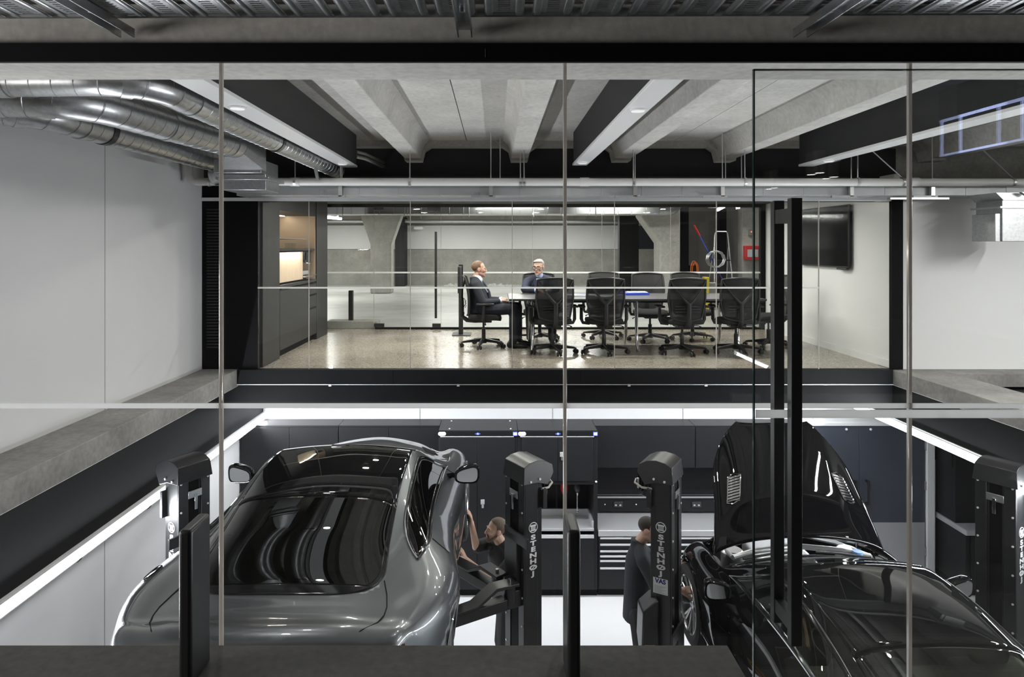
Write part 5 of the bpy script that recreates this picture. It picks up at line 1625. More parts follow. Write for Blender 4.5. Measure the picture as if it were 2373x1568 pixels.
def wheel(parent, x, y, z, side, rim_mat, tyre_mat):
    w = bpy.data.objects.new('wheel', None)
    C.objects.link(w); w.parent = parent; w.location = (x, y, z)
    m = MX.Rotation(R(90) * side, 4, 'Y')          # local +z -> outwards
    b = MB(); b.lathe([(0.245, -0.11), (0.30, -0.12), (0.335, -0.105), (0.345, -0.06), (0.345, 0.06), (0.335, 0.105), (0.30, 0.122), (0.252, 0.112), (0.245, 0.09), (0.245, -0.11)], m, 48)
    b.build('tyre', tyre_mat, w, world=False)
    b = MB(); b.lathe([(0.246, -0.10), (0.25, 0.108), (0.243, 0.112), (0.232, 0.10), (0.228, 0.06), (0.225, -0.10), (0.246, -0.10)], m, 48)
    b.build('rim', rim_mat, w, world=False)
    b = MB()
    b.lathe([(0, 0.075), (0.03, 0.078), (0.045, 0.07), (0.06, 0.05), (0.06, 0.02), (0, 0.02)], m, 24)
    for k in range(10):
        for d in (-0.035, 0.035):
            a = 2 * PI * k / 10
            p0 = m @ V((0.05 * math.cos(a), 0.05 * math.sin(a), 0.062)); p1 = m @ V((0.235 * math.cos(a + d * 2.6), 0.235 * math.sin(a + d * 2.6), 0.088))
            b.cyl(p0, p1, 0.013, 0.010, 6)
    b.build('spokes', rim_mat, w, 0.0, world=False)
    b = MB(); b.lathe([(0, 0.0), (0.17, 0.0), (0.17, -0.02), (0, -0.02)], m, 32)
    b.build('brake_disc', T['steel'], w, world=False)
    return w

def make_car(lab, loc, yaw, paint, glass_m, roof_m, seat_m, open_hood, name='sports_car'):
    t = thing(name, lab, 'car', loc, yaw)
    kw = dict(world=False)
    ys = lin(-2.12, 2.28, 150)
    vs = lin(0, 4.0, 16) + lin(4.0, 5.4, 14)[1:] + lin(5.4, 7.0, 12)[1:]
    b = MB()
    cols = {}
    for s in (1, -1):
        cols[s] = []
        for y in ys:
            col = []
            for v in vs:
                p = surf(y, v, s)
                if v < 2.7:
                    for ax in (AX_F, AX_R):
                        dy, dz = p.y - ax, p.z - WR
                        L = math.hypot(dy, dz)
                        if 0.36 < L < 0.385 + 0.02 and L > 1e-6:
                            p.y = ax + dy / L * 0.385; p.z = WR + dz / L * 0.385
                col.append(p)
            cols[s].append(col)
    VV = {}
    def vert(s, i, j):
        if j == len(vs) - 1:
            s = 1
        if (s, i, j) not in VV:
            VV[(s, i, j)] = b.bm.verts.new(cols[s][i][j])
        return VV[(s, i, j)]
    for s in (1, -1):
        for i in range(len(ys) - 1):
            for j in range(len(vs) - 1):
                ym, vm = (ys[i] + ys[i + 1]) / 2, (vs[j] + vs[j + 1]) / 2
                if z_side(ym, vm) or z_screen_rear(ym, vm) or z_roof(ym, vm) or z_shield(ym, vm) or (open_hood and z_hood(ym, vm)):
                    continue
                P = [cols[s][i][j], cols[s][i][j + 1], cols[s][i + 1][j + 1], cols[s][i + 1][j]]
                cy = sum(p.y for p in P) / 4; cz = sum(p.z for p in P) / 4
                if vm < 2.7 and arch(cy, cz):
                    continue
                f = [vert(s, i, j), vert(s, i, j + 1), vert(s, i + 1, j + 1), vert(s, i + 1, j)]
                if len(set(f)) == 4:
                    b.bm.faces.new(f)
    # closed tail and nose
    for i in (0, len(ys) - 1):
        for j in range(len(vs) - 1):
            f = [vert(1, i, j), vert(1, i, j + 1), vert(-1, i, j + 1), vert(-1, i, j)]
            u = []
            for q in f:
                if q not in u:
                    u.append(q)
            if len(u) >= 3:
                try:
                    b.bm.faces.new(u)
                except ValueError:
                    pass
    b.build('body', paint, t, angle=50, solid=0.012, out=(0, 0, 0.4), **kw)
    patch('roof_panel', lin(SC1 + 0.003, 0.16, 20), lin(5.34, 7, 12), roof_m, t, 0.003, both=True)
    def band(name, ylist, lo, hi, n, m, off, sides, both=False, label=None):
        b = MB()
        for s in ([1] if both else sides):
            cols = []
            for y in ylist:
                l, h = lo(y), hi(y)
                vs_ = lin(l, h, n)
                line = [(v, s) for v in vs_] + ([(v, -s) for v in reversed(vs_[:-1])] if both else [])
                cols.append([b.bm.verts.new(surf(y, v, q, off)) for v, q in line])
            for i in range(len(cols) - 1):
                for j in range(len(cols[0]) - 1):
                    b.bm.faces.new((cols[i][j], cols[i][j + 1], cols[i + 1][j + 1], cols[i + 1][j]))
        return b.build(name, m, t, world=False, solid=0.004, angle=50, label=label, out=(0, 0, 0.2))
    ysc = [SC0 + 0.26 * (1 - math.cos(PI / 2 * i / 14)) for i in range(15)] + lin(SC0 + 0.26, SC1, 22)[1:]
    band('rear_screen', ysc, lambda y: lim_screen(y), lambda y: 7.0, 18, glass_m, 0.002, (1,), True, 'dark sloping rear screen')
    fr = band('screen_border', ysc[1:], lambda y: lim_screen(y), lambda y: min(7, lim_screen(y) + 0.16), 4, T['frit'], 0.0035, (1, -1))
    band('screen_border', lin(SC0, SC0 + 0.10, 6), lambda y: lim_screen(y), lambda y: 7.0, 18, T['frit'], 0.0038, (1,), True)
    patch('windscreen', lin(0.165, 0.82, 14), lin(5.30, 7, 10), glass_m, t, -0.002, both=True)
    ysd = lin(SW0 + 0.004, SW1 - 0.004, 50)
    for s in (1, -1):
        band('side_window', ysd, lambda y: lim_side(y)[0], lambda y: lim_side(y)[1], 10, glass_m, 0.002, (s,))
        band('window_border', ysd, lambda y: lim_side(y)[0], lambda y: min(lim_side(y)[1], lim_side(y)[0] + 0.12), 3, T['frit'], 0.0035, (s,))
        band('window_border', ysd, lambda y: max(lim_side(y)[0], lim_side(y)[1] - 0.12), lambda y: lim_side(y)[1], 3, T['frit'], 0.0035, (s,))
        b = MB()
        b.tube([surf(y, lim_side(y)[0], s, 0.005) for y in ysd] + [surf(y, lim_side(y)[1], s, 0.005) for y in reversed(ysd)], 0.006, 6, True)
        b.build('window_trim', T['chrome'], t, label='bright window surround', **kw)
    # shut lines
    dk = T['black']
    seamline('boot_line', [(-1.46, 5.33), (-1.58, 5.16), (-1.70, 5.03), (-1.78, 5.0), (-1.86, 5.06), (-1.97, 5.35), (-2.07, 5.75)], t, dk, 0.003, (1, -1))
    seamline('door_line', [(0.60, 4.0), (0.66, 3.4), (0.66, 2.4), (0.58, 1.4), (0.45, 1.0)], t, dk, 0.0028, (1, -1))
    seamline('door_line', [(-0.86, 4.0), (-0.90, 3.4), (-0.84, 2.4), (-0.66, 1.4)], t, dk, 0.0028, (1, -1))
    if not open_hood:
        seamline('bonnet_line', [(0.88, 7), (0.88, 6), (0.88, 5.2), (0.93, 4.7), (1.1, 4.62), (1.5, 4.6), (1.9, 4.65)], t, dk, 0.003, (1, -1))
    # fuel flap outline on the left haunch
    b = MB()
    b.tube([surf(-1.25 + 0.085 * math.cos(a), 3.62 + 0.22 * math.sin(a), -1, 0.003) for a in [2 * PI * i / 36 for i in range(36)]], 0.0035, 6, True)
    b.build('fuel_flap', dk, t, **kw)
    # rear lamps and number plate recess
    for s in (1, -1):
        b = MB()
        g = [[b.bm.verts.new(surf(y, v, s, 0.006)) for v in lin(2.7, 3.35, 5)] for y in lin(-2.10, -1.98, 5)]
        for i in range(5):
            for j in range(5):
                b.bm.faces.new((g[i][j], g[i][j + 1], g[i + 1][j + 1], g[i + 1][j]))
        b.build('tail_lamp', T['tail'], t, label='red tail lamp', **kw)
    # mirrors
    for s in (1, -1):
        m = MX.Translation((s * 0.945, 0.42, 0.925)) @ MX.Rotation(R(6) * s, 4, 'Z') @ MX.Rotation(R(5), 4, 'X')
        b = MB()
        def sq(u, a0, b0):
            c, q = math.cos(u), math.sin(u)
            x = a0 * math.copysign(abs(c) ** 0.6, c); z = b0 * math.copysign(abs(q) ** 0.6, q)
            return x, z * (1.0 + 0.22 * x * s / a0) + 0.10 * x * s
        rings = []
        for yy, a0, b0 in ((-0.040, 0.092, 0.062), (-0.042, 0.100, 0.070), (-0.030, 0.105, 0.075), (0.02, 0.098, 0.070), (0.06, 0.070, 0.050), (0.078, 0.03, 0.02)):
            rings.append([b.bm.verts.new(m @ V((sq(2 * PI * i / 32, a0, b0)[0], yy, sq(2 * PI * i / 32, a0, b0)[1]))) for i in range(32)])
        for A, B in zip(rings, rings[1:]):
            for i in range(32):
                j = (i + 1) % 32
                b.bm.faces.new((A[i], A[j], B[j], B[i]))
        b.bm.faces.new(rings[0]); b.bm.faces.new(rings[-1][::-1])
        mi = b.build('door_mirror', T['car_black'], t, angle=50, **kw)
        b = MB()
        A = [b.bm.verts.new(m @ V((sq(2 * PI * i / 32, 0.086, 0.056)[0], -0.0405, sq(2 * PI * i / 32, 0.086, 0.056)[1]))) for i in range(32)]
        B = [b.bm.verts.new(m @ V((sq(2 * PI * i / 32, 0.086, 0.056)[0], -0.0445, sq(2 * PI * i / 32, 0.086, 0.056)[1]))) for i in range(32)]
        b.bm.faces.new(A); b.bm.faces.new(B[::-1])
        for i in range(32):
            b.bm.faces.new((A[i], A[(i + 1) % 32], B[(i + 1) % 32], B[i]))
        b.build('mirror_glass', T['mirror'], mi, **kw)
        MB().tube([(s * 0.78, 0.50, 0.87), (s * 0.82, 0.48, 0.89), (s * 0.88, 0.44, 0.90)], [0.028, 0.02, 0.022], 10).build('mirror_arm', T['car_black'], mi, **kw)
    for s in (1, -1):
        for ay in (AX_F, AX_R):
            wheel(t, s * 0.80, ay, WR, s, T['rim'], T['tyre'])
        for ay in (AX_F, AX_R):
            pts = []
            for k in range(25):
                a = PI * k / 24 - 0.25 + 0.5 * 0
                a = -0.2 + (PI + 0.4) * k / 24
                yy, zz = ay + 0.385 * math.cos(a), WR + 0.385 * math.sin(a)
                # nearest flank x at that height
                best = min(lin(0.5, 3.0, 40), key=lambda v: abs(surf(yy, v).z - zz))
                pts.append(V((s * (surf(yy, best).x - 0.004), yy, zz)))
            MB().tube(pts, 0.010, 6).build('arch_lip', paint, t, **kw)
        b = MB()
        for ay in (AX_F, AX_R):
            b.lathe([(0.40, -0.10), (0.405, 0.06), (0.40, 0.06), (0.395, -0.10)], MX.Translation((s * 0.72, ay, WR)) @ MX.Rotation(R(90) * s, 4, 'Y'), 32)
        b.build('wheel_liner', T['plastic'], t, **kw)
    # underbody and cabin
    b = MB(); b.box(-0.62, 0.62, -1.9, 2.0, 0.20, 0.30); b.box(-0.80, 0.80, -0.9, 0.9, 0.18, 0.28)
    b.build('underbody', T['plastic'], t, **kw)
    b = MB(); b.box(-0.70, 0.70, -1.45, 0.70, 0.30, 0.42); b.box(-0.70, 0.70, -1.75, -1.2, 0.30, 0.86); b.box(-0.70, 0.70, 0.50, 0.80, 0.3, 0.88)
    b.build('cabin_trim', T['fabric'], t, 0.02, **kw)
    for s in (1, -1):
        b = MB()
        b.box(s * 0.37 - 0.24, s * 0.37 + 0.24, -0.45, 0.08, 0.40, 0.55)
        b.prism([(-0.40, 0.50), (-0.60, 1.02), (-0.72, 1.02), (-0.58, 0.46)], 'x', s * 0.37 - 0.23, s * 0.37 + 0.23)
        b.box(s * 0.37 - 0.12, s * 0.37 + 0.12, -0.72, -0.62, 1.0, 1.12)
        b.build('seat', seat_m, t, 0.05, 3, **kw)
        b = MB(); b.box(s * 0.725 - 0.02, s * 0.725 + 0.02, -0.9, 0.62, 0.4, 0.88)
        b.build('door_card', seat_m, t, 0.01, **kw)
    b = MB(); ring = [V((0.37 + 0.17 * math.cos(2 * PI * i / 28), 0.36 + 0.17 * math.sin(2 * PI * i / 28) * 0.35, 0.82 + 0.17 * math.sin(2 * PI * i / 28))) for i in range(28)]
    b.tube(ring, 0.014, 8, True); b.cyl((0.37, 0.36, 0.82), (0.37, 0.52, 0.76), 0.03, n=12); b.box(0.22, 0.52, 0.355, 0.37, 0.80, 0.84)
    b.build('steering_wheel', T['plastic'], t, **kw)
    return t

T['silver'] = mat('dark_silver_car_paint', (0.105, 0.115, 0.122), 0.32, 0.6, coat=1.0)
T['frit'] = mat('black_window_border', (0.006, 0.006, 0.007), 0.08)
T['car_black'] = mat('black_car_paint', (0.005, 0.005, 0.006), 0.3, 0.0, spec=0.0, coat=0.9)
T['gloss_black'] = mat('black_gloss_roof', (0.006, 0.006, 0.007), 0.3, 0.0, spec=0.0, coat=1.0)
T['car_glass'] = glass('tinted_car_glass', (0.10, 0.115, 0.11), 0.06)
T['car_glass_clear'] = glass('car_glass', (0.55, 0.58, 0.56), 0.06)
T['mirror'] = mat('mirror_glass', (0.75, 0.77, 0.8), 0.02, 1.0)
T['rim'] = mat('silver_alloy', (0.55, 0.55, 0.56), 0.22, 1.0)
T['tyre'] = mat('tyre_rubber', (0.018, 0.018, 0.019), 0.75)
T['tail'] = mat('red_lamp_glass', (0.18, 0.005, 0.008), 0.08, coat=1.0)
T['hide'] = mat('beige_hide', (0.42, 0.36, 0.27), 0.5)
T['engine_alu'] = mat('cast_aluminium', (0.66, 0.66, 0.67), 0.3, 0.7)

car_a = make_car('dark silver grey sports coupe raised on the lift beside the white wall', (-1.185, 5.32, FZ + 1.715), R(0), T['silver'], T['car_glass'], T['gloss_black'], T['fabric'], False)
# louvred bonnet vents of the grey car
for s in (1, -1):
    b = MB()
    g = [[b.bm.verts.new(surf(y, v + 0.15 * (y - 1.2) / 0.25, s, 0.003)) for v in lin(5.25, 5.75, 4)] for y in lin(1.12, 1.34, 5)]
    for i in range(5):
        for j in range(4):
            b.bm.faces.new((g[i][j], g[i][j + 1], g[i + 1][j + 1], g[i + 1][j]))
    b.build('bonnet_vent', T['black'], car_a, world=False, label='dark bonnet vent')

car_b = make_car('glossy black sports coupe on the lift with its bonnet raised', (2.67, 4.89, FZ + 0.97), R(1.0), T['car_black'], T['car_glass_clear'], T['gloss_black'], T['hide'], True)
# raised bonnet: the bonnet patch turned up about its rear edge
HY, HZ = 0.92, 0.95
hm = MX.Translation((0, HY + 0.10, HZ + 0.05)) @ MX.Rotation(R(66), 4, 'X') @ MX.Translation((0, -HY, -HZ))
b = MB()
ysh = lin(0.875, 1.98, 40); vsh = lin(4.62, 7, 22)
def hood_pt(y, v, s, off=0.0):
    k = max(0, (y - 1.55) / 0.43)
    e = (7 - v) / 2.38
    q = surf(y, 7 - (7 - v) * 0.88 * (1 - 0.48 * k * k - 0.06 * k ** 8), s, off)
    q.y += 0.10 * (1 - e * e) * (1 - (y - 0.875) / 1.105) + 0.07 * k * e * e
    return hm @ q
line = [(v, 1) for v in vsh] + [(v, -1) for v in reversed(vsh[:-1])]
rows = [[b.bm.verts.new(hood_pt(y, v, s)) for v, s in line] for y in ysh]
for i in range(len(ysh) - 1):
    for j in range(len(line) - 1):
        b.bm.faces.new((rows[i][j], rows[i][j + 1], rows[i + 1][j + 1], rows[i + 1][j]))
hood = b.build('bonnet', T['car_black'], car_b, world=False, solid=0.02, angle=50, label='raised black bonnet', out=(0, 3.0, 0.2))
for s in (1, -1):
    # chrome louvred vents on the bonnet
    b = MB()
    yy = lin(1.26, 1.50, 12)
    def vv_(y, f):
        return 5.30 + 0.46 * f + 0.5 * (y - 1.38)
    ring = [hood_pt(y, vv_(y, 0), s, 0.004) for y in yy] + [hood_pt(1.525, vv_(1.5, 0.5), s, 0.004)] + [hood_pt(y, vv_(y, 1), s, 0.004) for y in reversed(yy)] + [hood_pt(1.235, vv_(1.26, 0.5), s, 0.004)]
    b.tube(ring, 0.006, 6, True)
    for y in lin(1.27, 1.49, 8):
        b.tube([hood_pt(y, vv_(y, f), s, 0.004) for f in (0.02, 0.35, 0.65, 0.98)], 0.0105, 6)
    b.build('bonnet_vent', T['chrome'], hood, world=False, label='chrome louvred vent')
    # gas strut
    b = MB(); b.cyl((s * 0.66, 1.35, 0.78), hood_pt(1.30, 4.9, s, -0.02), 0.010, n=10); b.build('gas_strut', T['chrome'], car_b, world=False)
# engine bay
b = MB(); b.box(-0.66, 0.66, 0.92, 2.0, 0.42, 0.50); b.box(-0.66, 0.66, 0.88, 0.93, 0.42, 0.88)
b.build('engine_bay', T['plastic'], car_b, world=False)
b = MB(); b.box(-0.26, 0.26, 1.08, 1.75, 0.5, 0.76); b.build('engine_cover', T['engine_alu'], car_b, 0.05, 3, world=False)
b = MB()
for s in (-1, 1):
    b.tube([(s * 0.60, 1.02, 0.89), (s * 0.38, 1.10, 0.91), (0, 1.16, 0.925)], 0.024, 10)
    b.tube([(s * 0.60, 1.02, 0.89), (s * 0.55, 1.5, 0.80), (s * 0.40, 1.85, 0.72)], 0.020, 10)
b.build('strut_brace', T['engine_alu'], car_b, world=False, label='bright strut brace')
b = MB()
for s in (-1, 1):
    b.lathe([(0, 0.86), (0.08, 0.86), (0.10, 0.84), (0.10, 0.70), (0, 0.70)], MX.Translation((s * 0.52, 1.25, 0)), 20)
b.build('strut_top', T['engine_alu'], car_b, world=False)
b = MB()
for i in range(7):
    x = -0.22 + i * 0.073
    b.tube([(x, 1.10, 0.74), (x * 1.1, 1.02, 0.82), (x * 1.2, 0.98, 0.84)], 0.020, 8)
b.build('intake_runner', T['engine_alu'], car_b, world=False)
b = MB(); b.cyl((0.50, 1.04, 0.80), (0.50, 1.04, 0.93), 0.042, n=16); b.build('filler_cap', mat('pale_blue_cap', (0.25, 0.45, 0.85), 0.35), car_b, world=False, label='pale blue filler cap')
b = MB()
for s in (-1, 1):
    b.tube([(s * 0.1, 0.97, 0.955), (s * 0.3, 0.96, 0.945), (s * 0.55, 0.92, 0.925)], 0.010, 6)
b.build('wiper', T['plastic'], car_b, world=False)
# ================================================================== PEOPLE
T['skin'] = mat('skin', (0.56, 0.36, 0.27), 0.5, var=0.06, scale=12)
T['skin_ruddy'] = mat('skin_ruddy', (0.55, 0.31, 0.23), 0.5, var=0.08, scale=12)
T['lip'] = mat('lips', (0.42, 0.20, 0.17), 0.45)
T['hair_brown'] = mat('hair_light_brown', (0.16, 0.09, 0.05), 0.6, var=0.35, scale=60, stretch=(1, 1, 0.3))
T['hair_grey'] = mat('hair_grey', (0.28, 0.27, 0.26), 0.6, var=0.5, scale=55, stretch=(1, 1, 0.3))
T['hair_crop'] = mat('hair_cropped', (0.12, 0.085, 0.06), 0.7, var=0.3, scale=80)
T['hair_dark'] = mat('hair_dark', (0.028, 0.020, 0.017), 0.6, var=0.3, scale=60)
T['suit_navy'] = mat('navy_suit_cloth', (0.022, 0.028, 0.055), 0.8, bump=0.15, bscale=160)
T['suit_dark'] = mat('dark_blue_suit_cloth', (0.014, 0.018, 0.027), 0.8, bump=0.15, bscale=160)
T['work_black'] = mat('black_work_cloth', (0.010, 0.010, 0.011), 0.8, bump=0.2, bscale=120)
T['work_navy'] = mat('dark_navy_work_cloth', (0.014, 0.016, 0.022), 0.8, bump=0.2, bscale=120)
T['shirt'] = mat('pale_blue_shirt', (0.45, 0.55, 0.75), 0.7)
T['shirt_white'] = mat('white_shirt', (0.70, 0.74, 0.82), 0.7)
T['tie'] = mat('dark_tie', (0.02, 0.028, 0.05), 0.5)
T['shoe'] = mat('black_leather', (0.010, 0.010, 0.010), 0.25)
T['eye_white'] = mat('eye_white', (0.75, 0.72, 0.70), 0.2)
T['iris'] = mat('iris', (0.05, 0.04, 0.03), 0.15)
T['tie_stripe'] = mat('striped_tie', (0.10, 0.11, 0.14), 0.5)
_n = T['tie_stripe'].node_tree
_w = _n.nodes.new('ShaderNodeTexWave'); _w.inputs['Scale'].default_value = 12; _w.bands_direction = 'DIAGONAL'
_r = _n.nodes.new('ShaderNodeValToRGB'); _r.color_ramp.interpolation = 'CONSTANT'
_r.color_ramp.elements[0].color = (0.04, 0.045, 0.06, 1); _r.color_ramp.elements[1].color = (0.30, 0.32, 0.36, 1); _r.color_ramp.elements[1].position = 0.5
_tc = _n.nodes.new('ShaderNodeTexCoord')
_n.links.new(_tc.outputs['Object'], _w.inputs['Vector']); _n.links.new(_w.outputs['Fac'], _r.inputs['Fac']); _n.links.new(_r.outputs['Color'], _n.nodes['Principled BSDF'].inputs['Base Color'])


class Flesh:
    """rounded masses melted into one continuous surface"""
    def __init__(self):
        self.bm = bmesh.new()

    def _add(self, me_bm):
        me = bpy.data.meshes.new('tmp'); me_bm.to_mesh(me); me_bm.free()
        self.bm.from_mesh(me); bpy.data.meshes.remove(me)

    def cap(self, p0, r0, p1, r1, flat=None):
        """tapered limb between two balls; flat=(axis, factor) squashes across an axis"""
        b = bmesh.new()
        for p, r in ((V(p0), r0), (V(p1), r1)):
            bmesh.ops.create_icosphere(b, subdivisions=2, radius=r, matrix=MX.Translation(p))
        res = bmesh.ops.convex_hull(b, input=b.verts)
        junk = [g for g in res['geom_interior'] if isinstance(g, bmesh.types.BMVert)]
        bmesh.ops.delete(b, geom=junk, context='VERTS')
        loose = [v for v in b.verts if not v.link_faces]
        bmesh.ops.delete(b, geom=loose, context='VERTS')
        self._add(b)
        return self

    def chain(self, pts):
        for (p, r), (q, s) in zip(pts, pts[1:]):
            self.cap(p, r, q, s)
        return self

    def egg(self, c, r, m=None):
        b = bmesh.new()
        mm = MX.Translation(c) @ (m if m is not None else MX()) @ MX.Diagonal((*r, 1))
        bmesh.ops.create_icosphere(b, subdivisions=3, radius=1.0, matrix=mm)
        self._add(b)
        return self

    def slab(self, c0, a0, b0, c1, a1, b1, ux, uy):
        """hull of two ellipses (a along ux, b along uy)"""
        b = bmesh.new()
        for c, a, d in ((c0, a0, b0), (c1, a1, b1)):
            for k in range(20):
                t = 2 * PI * k / 20
                b.verts.new(V(c) + ux * a * math.cos(t) + uy * d * math.sin(t))
        bmesh.ops.convex_hull(b, input=b.verts)
        self._add(b)
        return self

    def build(self, name, mats, parent, voxel=0.008, smooth=2, pick=None):
        me = bpy.data.meshes.new(name)
        bmesh.ops.recalc_face_normals(self.bm, faces=self.bm.faces)
        self.bm.to_mesh(me); self.bm.free()
        o = bpy.data.objects.new(name, me)
        C.objects.link(o)
        md = o.modifiers.new('r', 'REMESH'); md.mode = 'VOXEL'; md.voxel_size = voxel
        dg = bpy.context.evaluated_depsgraph_get()
        nm = bpy.data.meshes.new_from_object(o.evaluated_get(dg))
        o.modifiers.clear()
        b = bmesh.new(); b.from_mesh(nm); bpy.data.meshes.remove(nm)
        for _ in range(smooth):
            bmesh.ops.smooth_vert(b, verts=b.verts, factor=0.5, use_axis_x=True, use_axis_y=True, use_axis_z=True)
        for f in b.faces:
            f.smooth = True
            if pick:
                f.material_index = pick(f.calc_center_median())
        off = wl(parent) if parent is not None else V((0, 0, 0))
        for v in b.verts:
            v.co -= off
        b.to_mesh(me); b.free()
        for x in (mats if isinstance(mats, (list, tuple)) else [mats]):
            me.materials.append(x)
        if parent is not None:
            o.parent = parent
        return o


def frame_of(fwd, up=(0, 0, 1)):
    f = V(fwd).normalized(); u = V(up); u = (u - f * u.dot(f)).normalized(); r = f.cross(u)
    return r, f, u       # right, forward, up


def head_flesh(fl, c, fwd, up=(0, 0, 1), s=1.0):
    """c: centre of the head (eye level); features along fwd"""
    r, f, u = frame_of(fwd, up)
    m = MX((( r.x, f.x, u.x, 0), (r.y, f.y, u.y, 0), (r.z, f.z, u.z, 0), (0, 0, 0, 1)))
    P = lambda x, y, z: V(c) + (r * x + f * y + u * z) * s
    E = lambda x, y, z, a, b, d: fl.egg(P(x, y, z), (a * s, b * s, d * s), m)
    E(0, -0.015, 0.035, 0.076, 0.094, 0.082)       # skull
    E(0, 0.035, -0.005, 0.064, 0.056, 0.075)       # face
    E(0, 0.040, -0.065, 0.050, 0.046, 0.048)       # jaw
    E(0, 0.073, -0.092, 0.022, 0.018, 0.020)       # chin
    E(0, 0.012, -0.058, 0.060, 0.060, 0.042)       # jaw angle
    E(0, 0.078, 0.024, 0.052, 0.016, 0.012)        # brow
    fl.cap(P(0, 0.092, 0.012), 0.008 * s, P(0, 0.107, -0.026), 0.0125 * s)   # nose
    for q in (-1, 1):
        E(q * 0.011, 0.098, -0.030, 0.010, 0.012, 0.009)
        E(q * 0.038, 0.064, -0.022, 0.022, 0.022, 0.020)   # cheek
        E(q * 0.074, -0.008, -0.002, 0.010, 0.022, 0.034)  # ear
    for q in (-1, 1):
        E(q * 0.031, 0.077, 0.0125, 0.017, 0.0105, 0.0065)   # upper lid
        E(q * 0.031, 0.074, -0.0085, 0.015, 0.0090, 0.0050)  # lower lid
    E(0, 0.086, -0.054, 0.026, 0.012, 0.006)       # upper lip
    E(0, 0.084, -0.066, 0.024, 0.012, 0.007)       # lower lip
    return P, m


def eyes(parent, P, m, s=1.0):
    for q in (-1, 1):
        b = MB(); b.ball(P(q * 0.031, 0.0735, 0.002), 0.0115 * s, 14); o = b.build('eye', T['eye_white'], parent)
        b = MB(); b.ball(P(q * 0.031, 0.0810, 0.002), (0.0062 * s,) * 3, 10); b.build('iris', T['iris'], o)
        b = MB(); b.tube([P(q * 0.015, 0.092, 0.027), P(q * 0.032, 0.0915, 0.030), P(q * 0.050, 0.080, 0.024)], [0.0035 * s, 0.0040 * s, 0.0025 * s], 8)
        b.build('eyebrow', T['hair_brown'], parent)


def hand_flesh(fl, wrist, dirv, palm_n, curl=0.6, side=1, s=1.0, spread=0.10):
    """wrist point, direction of the fingers, palm normal; side=+1 puts the thumb on dirv x palm_n"""
    d = V(dirv).normalized(); n = V(palm_n); n = (n - d * n.dot(d)).normalized(); w = d.cross(n) * side
    P = lambda a, b2, c2: V(wrist) + (d * a + w * b2 + n * c2) * s
    fl.chain([(P(-0.02, 0, 0), 0.026 * s), (P(0.02, 0.005, 0), 0.026 * s)])
    for b2 in (-0.026, -0.009, 0.009, 0.026):
        fl.cap(P(0.012, b2 * 0.6, 0), 0.017 * s, P(0.082, b2, 0), 0.0125 * s)
    for b2, L in ((-0.030, 0.062), (-0.010, 0.076), (0.011, 0.082), (0.031, 0.074)):
        p = P(0.085, b2, 0.0); a = 0.0
        pts = [(p, 0.0098 * s)]
        bb = b2
        for seg, k in ((0.46, 0.9), (0.31, 1.1), (0.23, 0.8)):
            a += curl * k
            step = (d * math.cos(a) + n * math.sin(a)) * (L * seg) * s + w * (b2 * spread * seg * s)
            p = p + step
            pts.append((p, 0.0088 * s if seg > 0.3 else 0.0074 * s))
        fl.chain(pts)
    fl.chain([(P(0.015, 0.022, 0.004), 0.017 * s), (P(0.048, 0.048, 0.016), 0.013 * s), (P(0.075, 0.058, 0.030), 0.0105 * s), (P(0.096, 0.056, 0.042), 0.0085 * s)])


